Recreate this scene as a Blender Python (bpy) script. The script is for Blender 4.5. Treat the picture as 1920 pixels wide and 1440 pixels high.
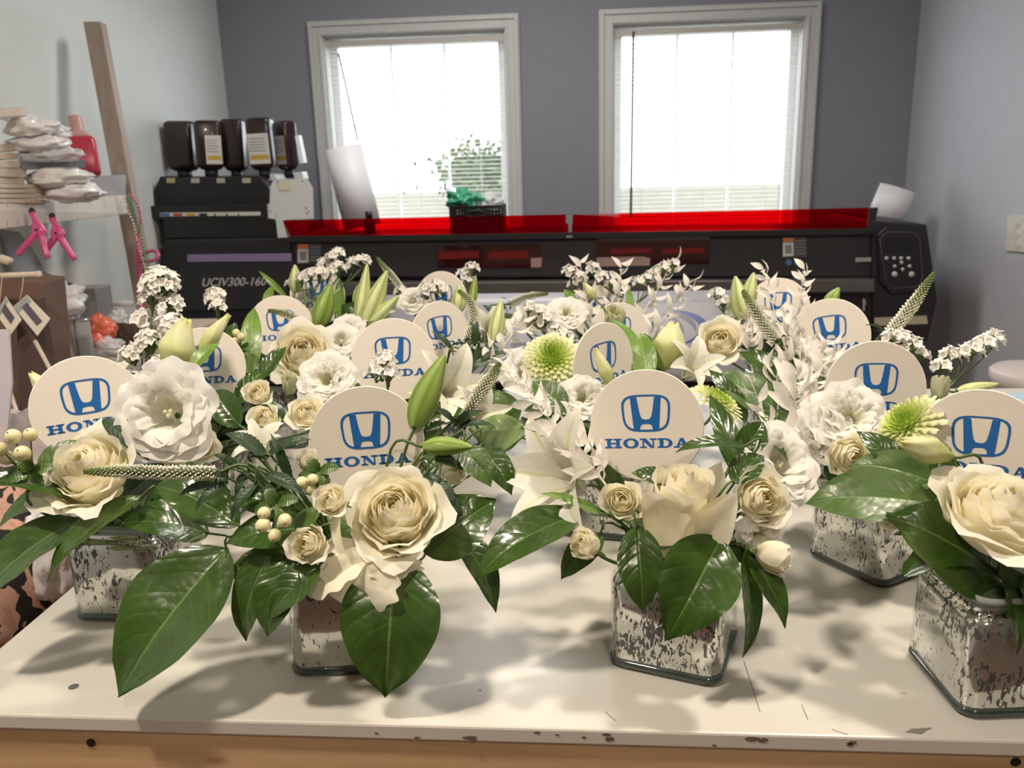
import bpy, math, random
from mathutils import Vector as V, Matrix, noise
PI = math.pi
sc = bpy.context.scene
for o in list(bpy.data.objects): bpy.data.objects.remove(o)
C = sc.collection

# ------------------------------------------------------------ camera, world, light, exposure
FPX = 1597.0
PITCH, YAW, ROLL = 0.25648, 0.0830, -0.02747
TZ = 0.95                      # table top height
CAMZ = TZ + 0.42
RM = Matrix.Rotation(YAW, 3, 'Z') @ Matrix.Rotation(PI/2 - PITCH, 3, 'X') @ Matrix.Rotation(ROLL, 3, 'Z')
CL = V((0, 0, CAMZ))
CR, CU, CF = RM @ V((1, 0, 0)), RM @ V((0, 1, 0)), RM @ V((0, 0, -1))
cam = bpy.data.cameras.new('camera'); co = bpy.data.objects.new('camera', cam); C.objects.link(co)
cam.sensor_width = 36; cam.lens = FPX / 1920 * 36; cam.clip_start = 0.02; cam.clip_end = 200
co.location = CL; co.rotation_euler = RM.to_euler()
cam.dof.use_dof = True; cam.dof.focus_distance = 0.78; cam.dof.aperture_fstop = 12
sc.camera = co
sc.view_settings.view_transform = 'Standard'; sc.view_settings.look = 'None'
sc.view_settings.gamma = 1; sc.view_settings.use_curve_mapping = False
sc.view_settings.exposure = 0.0
sc.cycles.max_bounces = 12; sc.cycles.diffuse_bounces = 7; sc.cycles.transmission_bounces = 8; sc.cycles.transparent_max_bounces = 24
wd = bpy.data.worlds.new('sky'); sc.world = wd; wd.use_nodes = True
wd.node_tree.nodes['Background'].inputs[0].default_value = (0.86, 0.93, 1.0, 1)
wd.node_tree.nodes['Background'].inputs[1].default_value = 8.0
WALLY, XL, XR, CEIL = 3.90, -1.57, 1.405, 2.45
YB = -1.9                      # wall behind the camera

def ray(px, py): return RM @ V(((px-960)/FPX, -(py-720)/FPX, -1))
def W(px, py, d): return CL + ray(px, py) * d           # point at depth d
def OY(px, py, y):
    r = ray(px, py); return CL + r * (y / r.y)
def OT(px, py, z=TZ):
    r = ray(px, py); return CL + r * ((z - CAMZ) / r.z)
def OX(px, py, x):
    r = ray(px, py); return CL + r * (x / r.x)

def area(name, loc, tgt, sx, sy, power, col, portal=False, spread=None):
    l = bpy.data.lights.new(name, 'AREA'); l.shape = 'RECTANGLE'; l.size = sx; l.size_y = sy
    l.energy = power; l.color = col
    o = bpy.data.objects.new(name, l); C.objects.link(o); o.location = loc
    o.rotation_euler = (V(tgt) - V(loc)).to_track_quat('-Z', 'Y').to_euler()
    if portal: l.cycles.is_portal = True
    if spread: l.spread = spread
    return o
WARM = (1.0, 0.86, 0.72)
LAMPS = [(-0.62, 0.25), (0.55, 0.95), (0.35, -0.75)]
LPOW = [23, 20, 11]
for (lx, ly), lp in zip(LAMPS, LPOW):
    area('ceiling_lamp_light', (lx, ly, CEIL-0.065), (lx, ly, 0), 0.11, 0.11, lp, WARM)

area('back_fill_light', (-0.25, 2.75, CEIL-0.03), (-0.25, 2.75, 0), 0.9, 0.3, 18, (1.0, 0.97, 0.93))  # added fill lamp, brightens the walls and printer at the back

# ------------------------------------------------------------ materials
def nodes(name):
    m = bpy.data.materials.new(name); m.use_nodes = True
    nt = m.node_tree; return m, nt, nt.nodes['Principled BSDF'], nt.nodes['Material Output']
def N(nt, t, **kw):
    n = nt.nodes.new(t)
    for k, v in kw.items():
        if k.startswith('i_'): 
            key = k[2:]; key = int(key) if key.isdigit() else key.replace('_', ' ')
            n.inputs[key].default_value = v
        else: setattr(n, k, v)
    return n
def ramp(nt, fac, stops, interp='LINEAR'):
    r = nt.nodes.new('ShaderNodeValToRGB'); r.color_ramp.interpolation = interp
    e = r.color_ramp.elements
    while len(e) < len(stops): e.new(0.5)
    for i, (p, c) in enumerate(stops):
        e[i].position = p; e[i].color = (*c, 1) if len(c) == 3 else c
    nt.links.new(fac, r.inputs[0]); return r.outputs[0]
def math_(nt, op, a, b=None, c=None):
    n = nt.nodes.new('ShaderNodeMath'); n.operation = op
    for i, x in enumerate((a, b, c)):
        if x is None: continue
        if isinstance(x, (int, float)): n.inputs[i].default_value = x
        else: nt.links.new(x, n.inputs[i])
    return n.outputs[0]
def sc_(c, f): return tuple(min(1, x*f) for x in c[:3])
def mat(name, col, rough=0.5, metal=0.0, coat=0.0, var=0.06, scale=12, bump=0.0, bscale=200, spec=0.5):
    m, nt, b, out = nodes(name)
    tc = N(nt, 'ShaderNodeTexCoord'); nz = N(nt, 'ShaderNodeTexNoise', i_Scale=scale, i_Detail=3)
    nt.links.new(tc.outputs['Object'], nz.inputs['Vector'])
    nt.links.new(ramp(nt, nz.outputs['Fac'], [(0.3, sc_(col, 1-var)), (0.7, sc_(col, 1+var))]), b.inputs['Base Color'])
    b.inputs['Roughness'].default_value = rough; b.inputs['Metallic'].default_value = metal
    b.inputs['Coat Weight'].default_value = coat; b.inputs['Specular IOR Level'].default_value = spec
    if bump:
        n2 = N(nt, 'ShaderNodeTexNoise', i_Scale=bscale, i_Detail=2); nt.links.new(tc.outputs['Object'], n2.inputs['Vector'])
        bp = N(nt, 'ShaderNodeBump', i_Strength=bump, i_Distance=0.002)
        nt.links.new(n2.outputs['Fac'], bp.inputs['Height']); nt.links.new(bp.outputs[0], b.inputs['Normal'])
    return m
def petal_mat(name, stops, edge=None, trans=0.40, rough=0.55, usex=True, bump=0.15):
    """stops over uv.x (layer); edge colour over uv.y"""
    m, nt, b, out = nodes(name)
    uv = N(nt, 'ShaderNodeUVMap'); sp = N(nt, 'ShaderNodeSeparateXYZ'); nt.links.new(uv.outputs[0], sp.inputs[0])
    col = ramp(nt, sp.outputs[0 if usex else 1], stops)
    if edge:
        mx = N(nt, 'ShaderNodeMix', data_type='RGBA')
        f = ramp(nt, sp.outputs[1], [(edge[1], (0, 0, 0)), (1.0, (1, 1, 1))])
        nt.links.new(f, mx.inputs[0]); nt.links.new(col, mx.inputs[6]); mx.inputs[7].default_value = (*edge[0], 1); col = mx.outputs[2]
    tc = N(nt, 'ShaderNodeTexCoord'); nz = N(nt, 'ShaderNodeTexNoise', i_Scale=60, i_Detail=3)
    nt.links.new(tc.outputs['Object'], nz.inputs['Vector'])
    m2 = N(nt, 'ShaderNodeMix', data_type='RGBA', blend_type='MULTIPLY'); m2.inputs[0].default_value = 1
    nt.links.new(col, m2.inputs[6]); nt.links.new(ramp(nt, nz.outputs['Fac'], [(0.3, (0.93, 0.93, 0.9)), (0.65, (1, 1, 1))]), m2.inputs[7])
    col = m2.outputs[2]
    nt.links.new(col, b.inputs['Base Color']); b.inputs['Roughness'].default_value = rough
    b.inputs['Specular IOR Level'].default_value = 0.3
    bp = N(nt, 'ShaderNodeBump', i_Strength=bump, i_Distance=0.003); nt.links.new(nz.outputs['Fac'], bp.inputs['Height'])
    nt.links.new(bp.outputs[0], b.inputs['Normal'])
    tr = N(nt, 'ShaderNodeBsdfTranslucent'); nt.links.new(col, tr.inputs[0])
    mx = N(nt, 'ShaderNodeMixShader'); mx.inputs[0].default_value = trans
    nt.links.new(b.outputs[0], mx.inputs[1]); nt.links.new(tr.outputs[0], mx.inputs[2]); nt.links.new(mx.outputs[0], out.inputs[0])
    return m
def leaf_mat(name, col, back, vein, rough=0.32, coat=0.25, trans=0.12, nv=7, bump=0.5):
    m, nt, b, out = nodes(name)
    uv = N(nt, 'ShaderNodeUVMap'); sp = N(nt, 'ShaderNodeSeparateXYZ'); nt.links.new(uv.outputs[0], sp.inputs[0])
    au = math_(nt, 'ABSOLUTE', math_(nt, 'MULTIPLY', math_(nt, 'SUBTRACT', sp.outputs[0], 0.5), 2))     # 0 midrib .. 1 margin
    mid = math_(nt, 'LESS_THAN', au, 0.028)
    tc = N(nt, 'ShaderNodeTexCoord'); nz = N(nt, 'ShaderNodeTexNoise', i_Scale=45, i_Detail=3); nt.links.new(tc.outputs['Object'], nz.inputs['Vector'])
    ph = math_(nt, 'ADD', math_(nt, 'SUBTRACT', math_(nt, 'MULTIPLY', sp.outputs[1], nv), math_(nt, 'MULTIPLY', math_(nt, 'POWER', au, 1.4), 1.7)), math_(nt, 'MULTIPLY', nz.outputs['Fac'], 0.35))
    fr = math_(nt, 'ABSOLUTE', math_(nt, 'SUBTRACT', math_(nt, 'FRACT', ph), 0.5))
    side = math_(nt, 'MULTIPLY', math_(nt, 'LESS_THAN', fr, 0.022), math_(nt, 'LESS_THAN', au, 0.86))
    vn = math_(nt, 'MAXIMUM', math_(nt, 'MULTIPLY', mid, .8), math_(nt, 'MULTIPLY', side, 0.22))
    base = ramp(nt, nz.outputs['Fac'], [(0.3, sc_(col, 0.8)), (0.7, sc_(col, 1.25))])
    geo = N(nt, 'ShaderNodeNewGeometry')
    mb = N(nt, 'ShaderNodeMix', data_type='RGBA'); nt.links.new(geo.outputs['Backfacing'], mb.inputs[0]); nt.links.new(base, mb.inputs[6]); mb.inputs[7].default_value = (*back, 1)
    mv = N(nt, 'ShaderNodeMix', data_type='RGBA'); nt.links.new(vn, mv.inputs[0]); nt.links.new(mb.outputs[2], mv.inputs[6]); mv.inputs[7].default_value = (*vein, 1)
    nt.links.new(mv.outputs[2], b.inputs['Base Color'])
    rg = math_(nt, 'ADD', math_(nt, 'MULTIPLY', geo.outputs['Backfacing'], 0.3), rough); nt.links.new(rg, b.inputs['Roughness'])
    b.inputs['Coat Weight'].default_value = coat; b.inputs['Coat Roughness'].default_value = 0.18
    vo = N(nt, 'ShaderNodeTexVoronoi', i_Scale=130); nt.links.new(tc.outputs['Object'], vo.inputs['Vector'])
    h = math_(nt, 'ADD', math_(nt, 'MULTIPLY', math_(nt, 'SMOOTH_MIN', fr, 0.22, 0.2), 1.3), math_(nt, 'MULTIPLY', vo.outputs['Distance'], -0.5))
    h = math_(nt, 'ADD', h, math_(nt, 'MULTIPLY', math_(nt, 'MINIMUM', au, 0.12), 5))
    bp = N(nt, 'ShaderNodeBump', i_Strength=bump, i_Distance=0.0022); nt.links.new(h, bp.inputs['Height'])
    nt.links.new(bp.outputs[0], b.inputs['Normal']); nt.links.new(bp.outputs[0], b.inputs['Coat Normal'])
    tr = N(nt, 'ShaderNodeBsdfTranslucent'); tr.inputs[0].default_value = (*sc_(back, 1.3), 1)
    mx = N(nt, 'ShaderNodeMixShader'); mx.inputs[0].default_value = trans
    nt.links.new(b.outputs[0], mx.inputs[1]); nt.links.new(tr.outputs[0], mx.inputs[2]); nt.links.new(mx.outputs[0], out.inputs[0])
    return m
def film_mat(name, col, alpha, rough=0.1, tint=None):
    """thin clear film or pane: see-through plus gloss"""
    m, nt, b, out = nodes(name)
    b.inputs['Base Color'].default_value = (*col, 1); b.inputs['Roughness'].default_value = rough
    t = N(nt, 'ShaderNodeBsdfTransparent'); t.inputs[0].default_value = (*(tint or (1, 1, 1)), 1)
    mx = N(nt, 'ShaderNodeMixShader'); mx.inputs[0].default_value = alpha
    nt.links.new(t.outputs[0], mx.inputs[1]); nt.links.new(b.outputs[0], mx.inputs[2]); nt.links.new(mx.outputs[0], out.inputs[0])
    return m
def mercury_mat():
    m, nt, b, out = nodes('mercury_glass')
    tc = N(nt, 'ShaderNodeTexCoord')
    oi = N(nt, 'ShaderNodeObjectInfo'); ad = N(nt, 'ShaderNodeVectorMath', operation='ADD')
    nt.links.new(tc.outputs['Object'], ad.inputs[0]); nt.links.new(oi.outputs['Location'], ad.inputs[1])
    mp = N(nt, 'ShaderNodeMapping'); mp.inputs['Rotation'].default_value = (0.35, 0.55, 0.3); mp.inputs['Scale'].default_value = (1, 1, 0.42)
    nt.links.new(ad.outputs[0], mp.inputs[0])
    n1 = N(nt, 'ShaderNodeTexNoise', i_Scale=230, i_Detail=2.5, i_Distortion=1.6); nt.links.new(mp.outputs[0], n1.inputs['Vector'])
    n2 = N(nt, 'ShaderNodeTexNoise', i_Scale=26, i_Detail=2); nt.links.new(ad.outputs[0], n2.inputs['Vector'])
    s = math_(nt, 'ADD', n1.outputs['Fac'], math_(nt, 'MULTIPLY', math_(nt, 'SUBTRACT', n2.outputs['Fac'], 0.5), 0.55))
    k = ramp(nt, s, [(0.575, (0, 0, 0)), (0.60, (1, 1, 1))])
    mx = N(nt, 'ShaderNodeMix', data_type='RGBA'); nt.links.new(k, mx.inputs[0]); mx.inputs[6].default_value = (0.74, 0.73, 0.71, 1); mx.inputs[7].default_value = (0.012, 0.012, 0.012, 1)
    nt.links.new(mx.outputs[2], b.inputs['Base Color'])
    nt.links.new(math_(nt, 'SUBTRACT', 1.0, k), b.inputs['Metallic'])
    b.inputs['Roughness'].default_value = 0.09; b.inputs['Coat Weight'].default_value = 0.5; b.inputs['Coat Roughness'].default_value = 0.03
    n3 = N(nt, 'ShaderNodeTexNoise', i_Scale=18, i_Detail=2); nt.links.new(ad.outputs[0], n3.inputs['Vector'])
    bp = N(nt, 'ShaderNodeBump', i_Strength=0.12, i_Distance=0.01); nt.links.new(n3.outputs['Fac'], bp.inputs['Height']); nt.links.new(bp.outputs[0], b.inputs['Normal'])
    return m
def wood_mat(name, c1, c2, knots=True, axis='X', s=1.0, rough=0.5):
    m, nt, b, out = nodes(name)
    tc = N(nt, 'ShaderNodeTexCoord'); mp = N(nt, 'ShaderNodeMapping')
    mp.inputs['Scale'].default_value = {'X': (0.9*s, 14*s, 14*s), 'Z': (14*s, 14*s, 0.9*s), 'Y': (14*s, 0.9*s, 14*s)}[axis]
    nt.links.new(tc.outputs['Object'], mp.inputs[0])
    nz = N(nt, 'ShaderNodeTexNoise', i_Scale=3, i_Detail=5, i_Distortion=0.6); nt.links.new(mp.outputs[0], nz.inputs['Vector'])
    c = ramp(nt, nz.outputs['Fac'], [(0.3, c1), (0.62, c2)])
    if knots:
        mp2 = N(nt, 'ShaderNodeMapping'); mp2.inputs['Scale'].default_value = (9, 9, 22) if axis == 'X' else (20, 20, 9)
        nt.links.new(tc.outputs['Object'], mp2.inputs[0])
        vo = N(nt, 'ShaderNodeTexVoronoi', i_Scale=1.0); nt.links.new(mp2.outputs[0], vo.inputs['Vector'])
        k = ramp(nt, vo.outputs['Distance'], [(0.07, (1, 1, 1)), (0.16, (0, 0, 0))])
        mx = N(nt, 'ShaderNodeMix', data_type='RGBA'); nt.links.new(k, mx.inputs[0]); nt.links.new(c, mx.inputs[6]); mx.inputs[7].default_value = (0.16, 0.06, 0.02, 1); c = mx.outputs[2]
    nt.links.new(c, b.inputs['Base Color']); b.inputs['Roughness'].default_value = rough
    return m

M = {}
M['wall_shaded'] = mat('wall_paint_shaded', (0.245, 0.255, 0.29), 0.75, var=0.02, bump=0.1, bscale=300)  # same paint as the other walls, backlit shade put into the colour
M['wall_left'] = mat('wall_paint_lit', (0.66, 0.70, 0.69), 0.75, var=0.02, bump=0.1, bscale=300)  # same wall paint again, window light put into the colour
M['wall_right'] = mat('light_blue_grey_paint', (0.50, 0.52, 0.57), 0.7, var=0.02, bump=0.1, bscale=300)  # the shared wall paint; back and left walls use shaded and lit copies
M['white_paint'] = mat('white_trim_paint', (0.58, 0.58, 0.575), 0.4, var=0.01)
M['ceiling'] = mat('ceiling_paint', (0.75, 0.74, 0.72), 0.9, var=0.01)
M['floor'] = wood_mat('floor_wood', (0.10, 0.06, 0.04), (0.20, 0.13, 0.09), knots=False, rough=0.4)
M['room_brown'] = mat('brown_paint', (0.20, 0.13, 0.10), 0.7)
M['slat'] = mat('blind_slat', (0.80, 0.78, 0.73), 0.45, var=0.01)
M['rail'] = mat('beige_rail', (0.55, 0.53, 0.49), 0.4, var=0.02)
M['glass'] = film_mat('window_glass', (0.9, 0.95, 0.95), 0.06, 0.03)
M['sash'] = mat('white_vinyl', (0.75, 0.77, 0.78), 0.35, var=0.01)
M['table'] = mat('cream_laminate', (0.555, 0.54, 0.485), 0.34, coat=0.0, var=0.015, scale=5)
M['table_edge'] = mat('cream_edge_banding', (0.66, 0.61, 0.55), 0.3, var=0.02, scale=30)
M['chip'] = mat('chipped_board', (0.16, 0.11, 0.08), 0.8, var=0.3, scale=200)
M['scratch'] = mat('scratch_grey', (0.22, 0.20, 0.18), 0.5)
M['pine'] = wood_mat('pine_board', (0.50, 0.30, 0.15), (0.72, 0.48, 0.27))
M['steel'] = mat('screw_steel', (0.35, 0.35, 0.35), 0.35, metal=0.9)
M['black'] = mat('black_plastic', (0.012, 0.012, 0.014), 0.38, var=0.1)
M['charcoal'] = mat('charcoal_plastic', (0.014, 0.0145, 0.017), 0.5, var=0.06)
M['charcoal2'] = mat('dark_grey_plastic', (0.022, 0.023, 0.027), 0.55, var=0.06)
M['purple'] = mat('purple_strip', (0.25, 0.20, 0.36), 0.4)
M['grey_letter'] = mat('silver_grey_print', (0.62, 0.62, 0.62), 0.4)
M['plate_white'] = mat('white_metal_plate', (0.66, 0.70, 0.69), 0.4, var=0.01)
M['acrylic'] = film_mat('red_acrylic', (0.16, 0.0, 0.008), 0.09, 0.05, (0.97, 0.0, 0.035))
M['acrylic_dark'] = film_mat('dark_red_window', (0.05, 0.0, 0.005), 0.55, 0.05, (0.7, 0.02, 0.03))
M['bottle_brown'] = mat('dark_brown_plastic', (0.022, 0.011, 0.011), 0.25, coat=0.2)
M['label_white'] = mat('white_label', (0.62, 0.62, 0.58), 0.5, var=0.03)
M['label_grey'] = mat('grey_print', (0.22, 0.23, 0.26), 0.5, var=0.25, scale=400)
M['label_yellow'] = mat('ochre_band', (0.52, 0.36, 0.05), 0.5)
M['orange'] = mat('orange_print', (0.55, 0.16, 0.05), 0.5)
M['red_print'] = mat('red_print', (0.5, 0.05, 0.04), 0.5)
M['blue_print'] = mat('blue_print', (0.05, 0.16, 0.42), 0.5)
M['paper'] = mat('white_paper_roll', (0.80, 0.80, 0.84), 0.45, var=0.01)
M['platen'] = mat('grey_platen', (0.16, 0.155, 0.15), 0.35, metal=0.6)
M['media'] = mat('glossy_media', (0.46, 0.46, 0.51), 0.34, coat=0.0, var=0.02)
M['navy'] = mat('navy_print', (0.02, 0.03, 0.12), 0.3)
M['swoosh'] = mat('blue_swoosh', (0.008, 0.07, 0.32), 0.3)
M['swoosh_grey'] = mat('grey_swoosh', (0.14, 0.14, 0.22), 0.3)
M['button'] = mat('pale_buttons', (0.6, 0.6, 0.62), 0.4)
M['screen'] = mat('dark_screen', (0.006, 0.007, 0.008), 0.15)
M['green_bag'] = mat('green_plastic', (0.05, 0.34, 0.20), 0.3)
M['clear_bag'] = film_mat('clear_plastic_film', (0.85, 0.85, 0.86), 0.55, 0.15)
M['clear_bag2'] = film_mat('clear_plastic_sheet', (0.24, 0.25, 0.26), 0.82, 0.3)
M['white_bag'] = mat('white_plastic_wrap', (0.80, 0.79, 0.80), 0.25, coat=0.3, bump=0.6, bscale=60)
M['wood_pale'] = wood_mat('pale_wood', (0.52, 0.42, 0.33), (0.62, 0.52, 0.42), knots=False)
M['post'] = wood_mat('post_wood', (0.30, 0.23, 0.19), (0.37, 0.30, 0.25), knots=False, axis='Z')
M['strip'] = mat('whitewashed_strip', (0.62, 0.57, 0.50), 0.5, var=0.04)
M['grey_box'] = mat('grey_card', (0.33, 0.34, 0.36), 0.6)
M['grey_box2'] = mat('dark_grey_board', (0.17, 0.18, 0.19), 0.6)
M['red_bottle'] = mat('red_bottle_plastic', (0.42, 0.03, 0.06), 0.3)
M['pinkish'] = mat('dusty_pink_plastic', (0.52, 0.30, 0.28), 0.4)
M['pink'] = mat('hot_pink_plastic', (0.68, 0.10, 0.28), 0.25, coat=0.3)
M['bead_silver'] = mat('silver_bead', (0.7, 0.68, 0.62), 0.2, metal=0.8)
M['bead_green'] = mat('green_bead', (0.03, 0.42, 0.15), 0.2, metal=0.4)
M['bead_pink'] = mat('pink_bead', (0.62, 0.06, 0.22), 0.2, metal=0.3)
M['kraft'] = mat('kraft_paper', (0.11, 0.062, 0.040), 0.8, var=0.1, bump=0.4, bscale=15)
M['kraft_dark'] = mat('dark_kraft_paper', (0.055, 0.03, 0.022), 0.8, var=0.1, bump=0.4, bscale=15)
M['tag'] = mat('cream_tag', (0.66, 0.62, 0.52), 0.7)
M['tag_grey'] = mat('grey_tag_band', (0.30, 0.34, 0.34), 0.7)
M['tag_dark'] = mat('dark_tag_print', (0.10, 0.08, 0.11), 0.7)
M['cream_fabric'] = mat('cream_fabric', (0.52, 0.45, 0.44), 0.9, bump=0.5, bscale=300)
M['orange_bag'] = mat('orange_red_plastic', (0.68, 0.15, 0.08), 0.25, coat=0.4, bump=0.6, bscale=50)
M['foil'] = mat('silver_tin', (0.55, 0.52, 0.52), 0.25, metal=0.8)
M['twine'] = mat('jute_twine', (0.45, 0.33, 0.2), 0.9)
M['switch'] = mat('cream_card', (0.66, 0.64, 0.57), 0.5, bump=0.3, bscale=60)
M['mat_blue'] = mat('pale_blue_mat', (0.36, 0.55, 0.68), 0.5, var=0.12, scale=60)
M['dish'] = mat('pale_dish', (0.50, 0.46, 0.45), 0.4)
M['sign'] = mat('cream_card_disc', (0.80, 0.745, 0.655), 0.6, var=0.012, scale=40)
M['sign_blue'] = mat('blue_logo_print', (0.012, 0.13, 0.42), 0.4, var=0.02)
M['stick'] = mat('bamboo_stick', (0.55, 0.42, 0.25), 0.6)
M['mercury'] = mercury_mat()
M['rimglass'] = film_mat('clear_green_glass', (0.55, 0.62, 0.58), 0.45, 0.04, (0.86, 0.93, 0.88))
M['baseglass'] = mat('dark_glass_edge', (0.03, 0.045, 0.04), 0.06, coat=0.6)
M['lampglow'] = None
M['rose'] = petal_mat('cream_rose_petal', [(0.0, (0.95, 0.86, 0.55)), (0.35, (0.95, 0.89, 0.67)), (1.0, (0.94, 0.91, 0.75))], ((0.95, 0.93, 0.82), 0.72))
M['rose_white'] = petal_mat('white_rose_petal', [(0.0, (0.82, 0.76, 0.52)), (0.4, (0.85, 0.82, 0.72)), (1.0, (0.84, 0.82, 0.76))], ((0.88, 0.87, 0.83), 0.7))
M['lisi'] = petal_mat('white_lisianthus_petal', [(0.0, (0.90, 0.91, 0.66)), (0.3, (0.93, 0.92, 0.84)), (1.0, (0.93, 0.92, 0.88))], ((0.94, 0.93, 0.90), 0.5), trans=0.42)
M['lisi_green'] = petal_mat('pale_green_petal', [(0.0, (0.50, 0.56, 0.20)), (0.5, (0.70, 0.72, 0.42)), (1.0, (0.76, 0.78, 0.55))], ((0.82, 0.82, 0.64), 0.6))
M['lily'] = petal_mat('white_lily_petal', [(0.0, (0.84, 0.83, 0.76)), (0.42, (0.82, 0.81, 0.72)), (0.5, (0.68, 0.70, 0.36)), (0.58, (0.82, 0.81, 0.72)), (1.0, (0.84, 0.83, 0.76))], trans=0.32, rough=0.45)
M['lilybud'] = petal_mat('lily_bud_green', [(0.0, (0.60, 0.66, 0.34)), (0.32, (0.26, 0.38, 0.08)), (0.5, (0.15, 0.26, 0.03)), (0.68, (0.26, 0.38, 0.08)), (1.0, (0.60, 0.66, 0.34))], trans=0.1, rough=0.35)
M['lilybud_pale'] = petal_mat('lily_bud_pale', [(0.0, (0.78, 0.78, 0.60)), (0.3, (0.62, 0.66, 0.34)), (0.5, (0.34, 0.46, 0.12)), (0.7, (0.62, 0.66, 0.34)), (1.0, (0.78, 0.78, 0.60))], trans=0.1, rough=0.35)
M['lisibud'] = petal_mat('lisianthus_bud', [(0.0, (0.42, 0.50, 0.15)), (0.45, (0.62, 0.66, 0.30)), (0.8, (0.74, 0.75, 0.48)), (1.0, (0.66, 0.68, 0.28))], trans=0.2, usex=False)
M['mum'] = petal_mat('green_mum_petal', [(0.0, (0.30, 0.46, 0.04)), (0.28, (0.52, 0.64, 0.14)), (0.5, (0.74, 0.78, 0.42)), (1.0, (0.80, 0.81, 0.58))], trans=0.25)
M['ruscus'] = petal_mat('bleached_ruscus', [(0.0, (0.80, 0.76, 0.70)), (1.0, (0.86, 0.83, 0.78))], trans=0.25, rough=0.6)
M['statice'] = petal_mat('white_statice_floret', [(0.0, (0.80, 0.80, 0.66)), (0.4, (0.90, 0.88, 0.83)), (1.0, (0.92, 0.90, 0.87))], trans=0.25, rough=0.7, usex=False)
M['spike'] = petal_mat('veronica_spike', [(0.0, (0.80, 0.79, 0.70)), (0.62, (0.72, 0.72, 0.55)), (0.85, (0.32, 0.40, 0.14)), (1.0, (0.14, 0.22, 0.04))], trans=0.05, rough=0.6)
M['spikecore'] = mat('spike_core', (0.06, 0.085, 0.02), 0.7)
M['salal'] = leaf_mat('salal_leaf', (0.030, 0.072, 0.008), (0.13, 0.20, 0.06), (0.12, 0.20, 0.05), rough=.26, coat=.35, bump=.32)
M['leaf_mid'] = leaf_mat('soft_green_leaf', (0.06, 0.12, 0.022), (0.17, 0.25, 0.09), (0.12, 0.22, 0.06), rough=0.42, coat=0.1, bump=0.3)
M['leaf_dark'] = leaf_mat('dark_narrow_leaf', (0.016, 0.045, 0.012), (0.06, 0.10, 0.04), (0.05, 0.10, 0.03), rough=0.5, coat=0.05, nv=9, bump=0.3)
M['leaf_light'] = leaf_mat('light_green_leaf', (0.13, 0.24, 0.035), (0.22, 0.32, 0.10), (0.25, 0.36, 0.10), rough=0.42, coat=0.1, bump=0.15)
M['stem'] = mat('green_stem', (0.075, 0.13, 0.03), 0.5, var=0.15, scale=40)
M['stem_dark'] = mat('dark_stem', (0.035, 0.055, 0.02), 0.6)
M['berry'] = mat('cream_berry', (0.72, 0.66, 0.38), 0.25, coat=0.4, var=0.06, scale=80)
M['berry_tip'] = mat('berry_tip', (0.08, 0.045, 0.02), 0.6)

# ------------------------------------------------------------ mesh kit
class G:
    def __init__(s): s.v = []; s.f = []; s.uv = []; s.mi = []
    def add(s, pts, faces, uvs=None, mi=0):
        b = len(s.v); s.v += [tuple(p) for p in pts]; s.f += [tuple(b+i for i in f) for f in faces]
        s.uv += list(uvs) if uvs else [(0.5, 0.5)]*len(pts); s.mi += [mi]*len(faces)
    def grid(s, P, U, wrap=False, mi=0):
        n, m = len(P), len(P[0]); fs = []
        for i in range(n-1):
            for j in range(m if wrap else m-1):
                k = (j+1) % m; fs.append((i*m+j, i*m+k, (i+1)*m+k, (i+1)*m+j))
        s.add([p for r in P for p in r], fs, [u for r in U for u in r], mi)
    def tube(s, path, rad, n=6, mi=0, cap=True, uvx=None):
        path = [V(p) for p in path]; m = len(path)
        if not hasattr(rad, '__len__'): rad = [rad]*m
        P = []; U = []; ref = None
        for i, p in enumerate(path):
            t = (path[min(i+1, m-1)] - path[max(i-1, 0)]).normalized()
            if ref is None:
                a = V((0, 0, 1)) if abs(t.z) < 0.9 else V((1, 0, 0)); ref = t.cross(a).normalized()
            ref = (ref - t*ref.dot(t)).normalized(); b = t.cross(ref)
            P.append([p + (ref*math.cos(2*PI*k/n) + b*math.sin(2*PI*k/n))*rad[i] for k in range(n)])
            U.append([(i/(m-1) if uvx is None else uvx, k/n) for k in range(n)])
        b0 = len(s.v); s.grid(P, U, True, mi)
        if cap:
            s.f.append(tuple(b0+k for k in range(n))[::-1]); s.mi.append(mi)
            s.f.append(tuple(b0+(m-1)*n+k for k in range(n))); s.mi.append(mi)
    def ell(s, c, r, R=None, nu=8, nv=5, mi=0, uv=(0.5, 0.5)):
        c = V(c); r = V(r) if hasattr(r, '__len__') else V((r, r, r)); P = []; U = []
        for i in range(nv+1):
            a = PI*i/nv; row = []
            for k in range(nu):
                q = V((r.x*math.sin(a)*math.cos(2*PI*k/nu), r.y*math.sin(a)*math.sin(2*PI*k/nu), -r.z*math.cos(a)))
                row.append(c + (R @ q if R else q))
            P.append(row); U.append([uv]*nu)
        s.grid(P, U, True, mi)
    def box(s, lo, hi, mi=0, T=None):
        x0, y0, z0 = lo; x1, y1, z1 = hi
        p = [V(q) for q in ((x0,y0,z0),(x1,y0,z0),(x1,y1,z0),(x0,y1,z0),(x0,y0,z1),(x1,y0,z1),(x1,y1,z1),(x0,y1,z1))]
        if T: p = [T @ q for q in p]
        s.add(p, [(0,3,2,1),(4,5,6,7),(0,1,5,4),(1,2,6,5),(2,3,7,6),(3,0,4,7)], mi=mi)
    def prism(s, poly, d, mi=0):
        """closed outline (3D points) pushed by vector d"""
        n = len(poly); d = V(d); p = [V(q) for q in poly]
        s.add(p + [q+d for q in p], [tuple(range(n)), tuple(range(2*n-1, n-1, -1))] + [(i, i+n, (i+1) % n+n, (i+1) % n) for i in range(n)], mi=mi)
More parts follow.
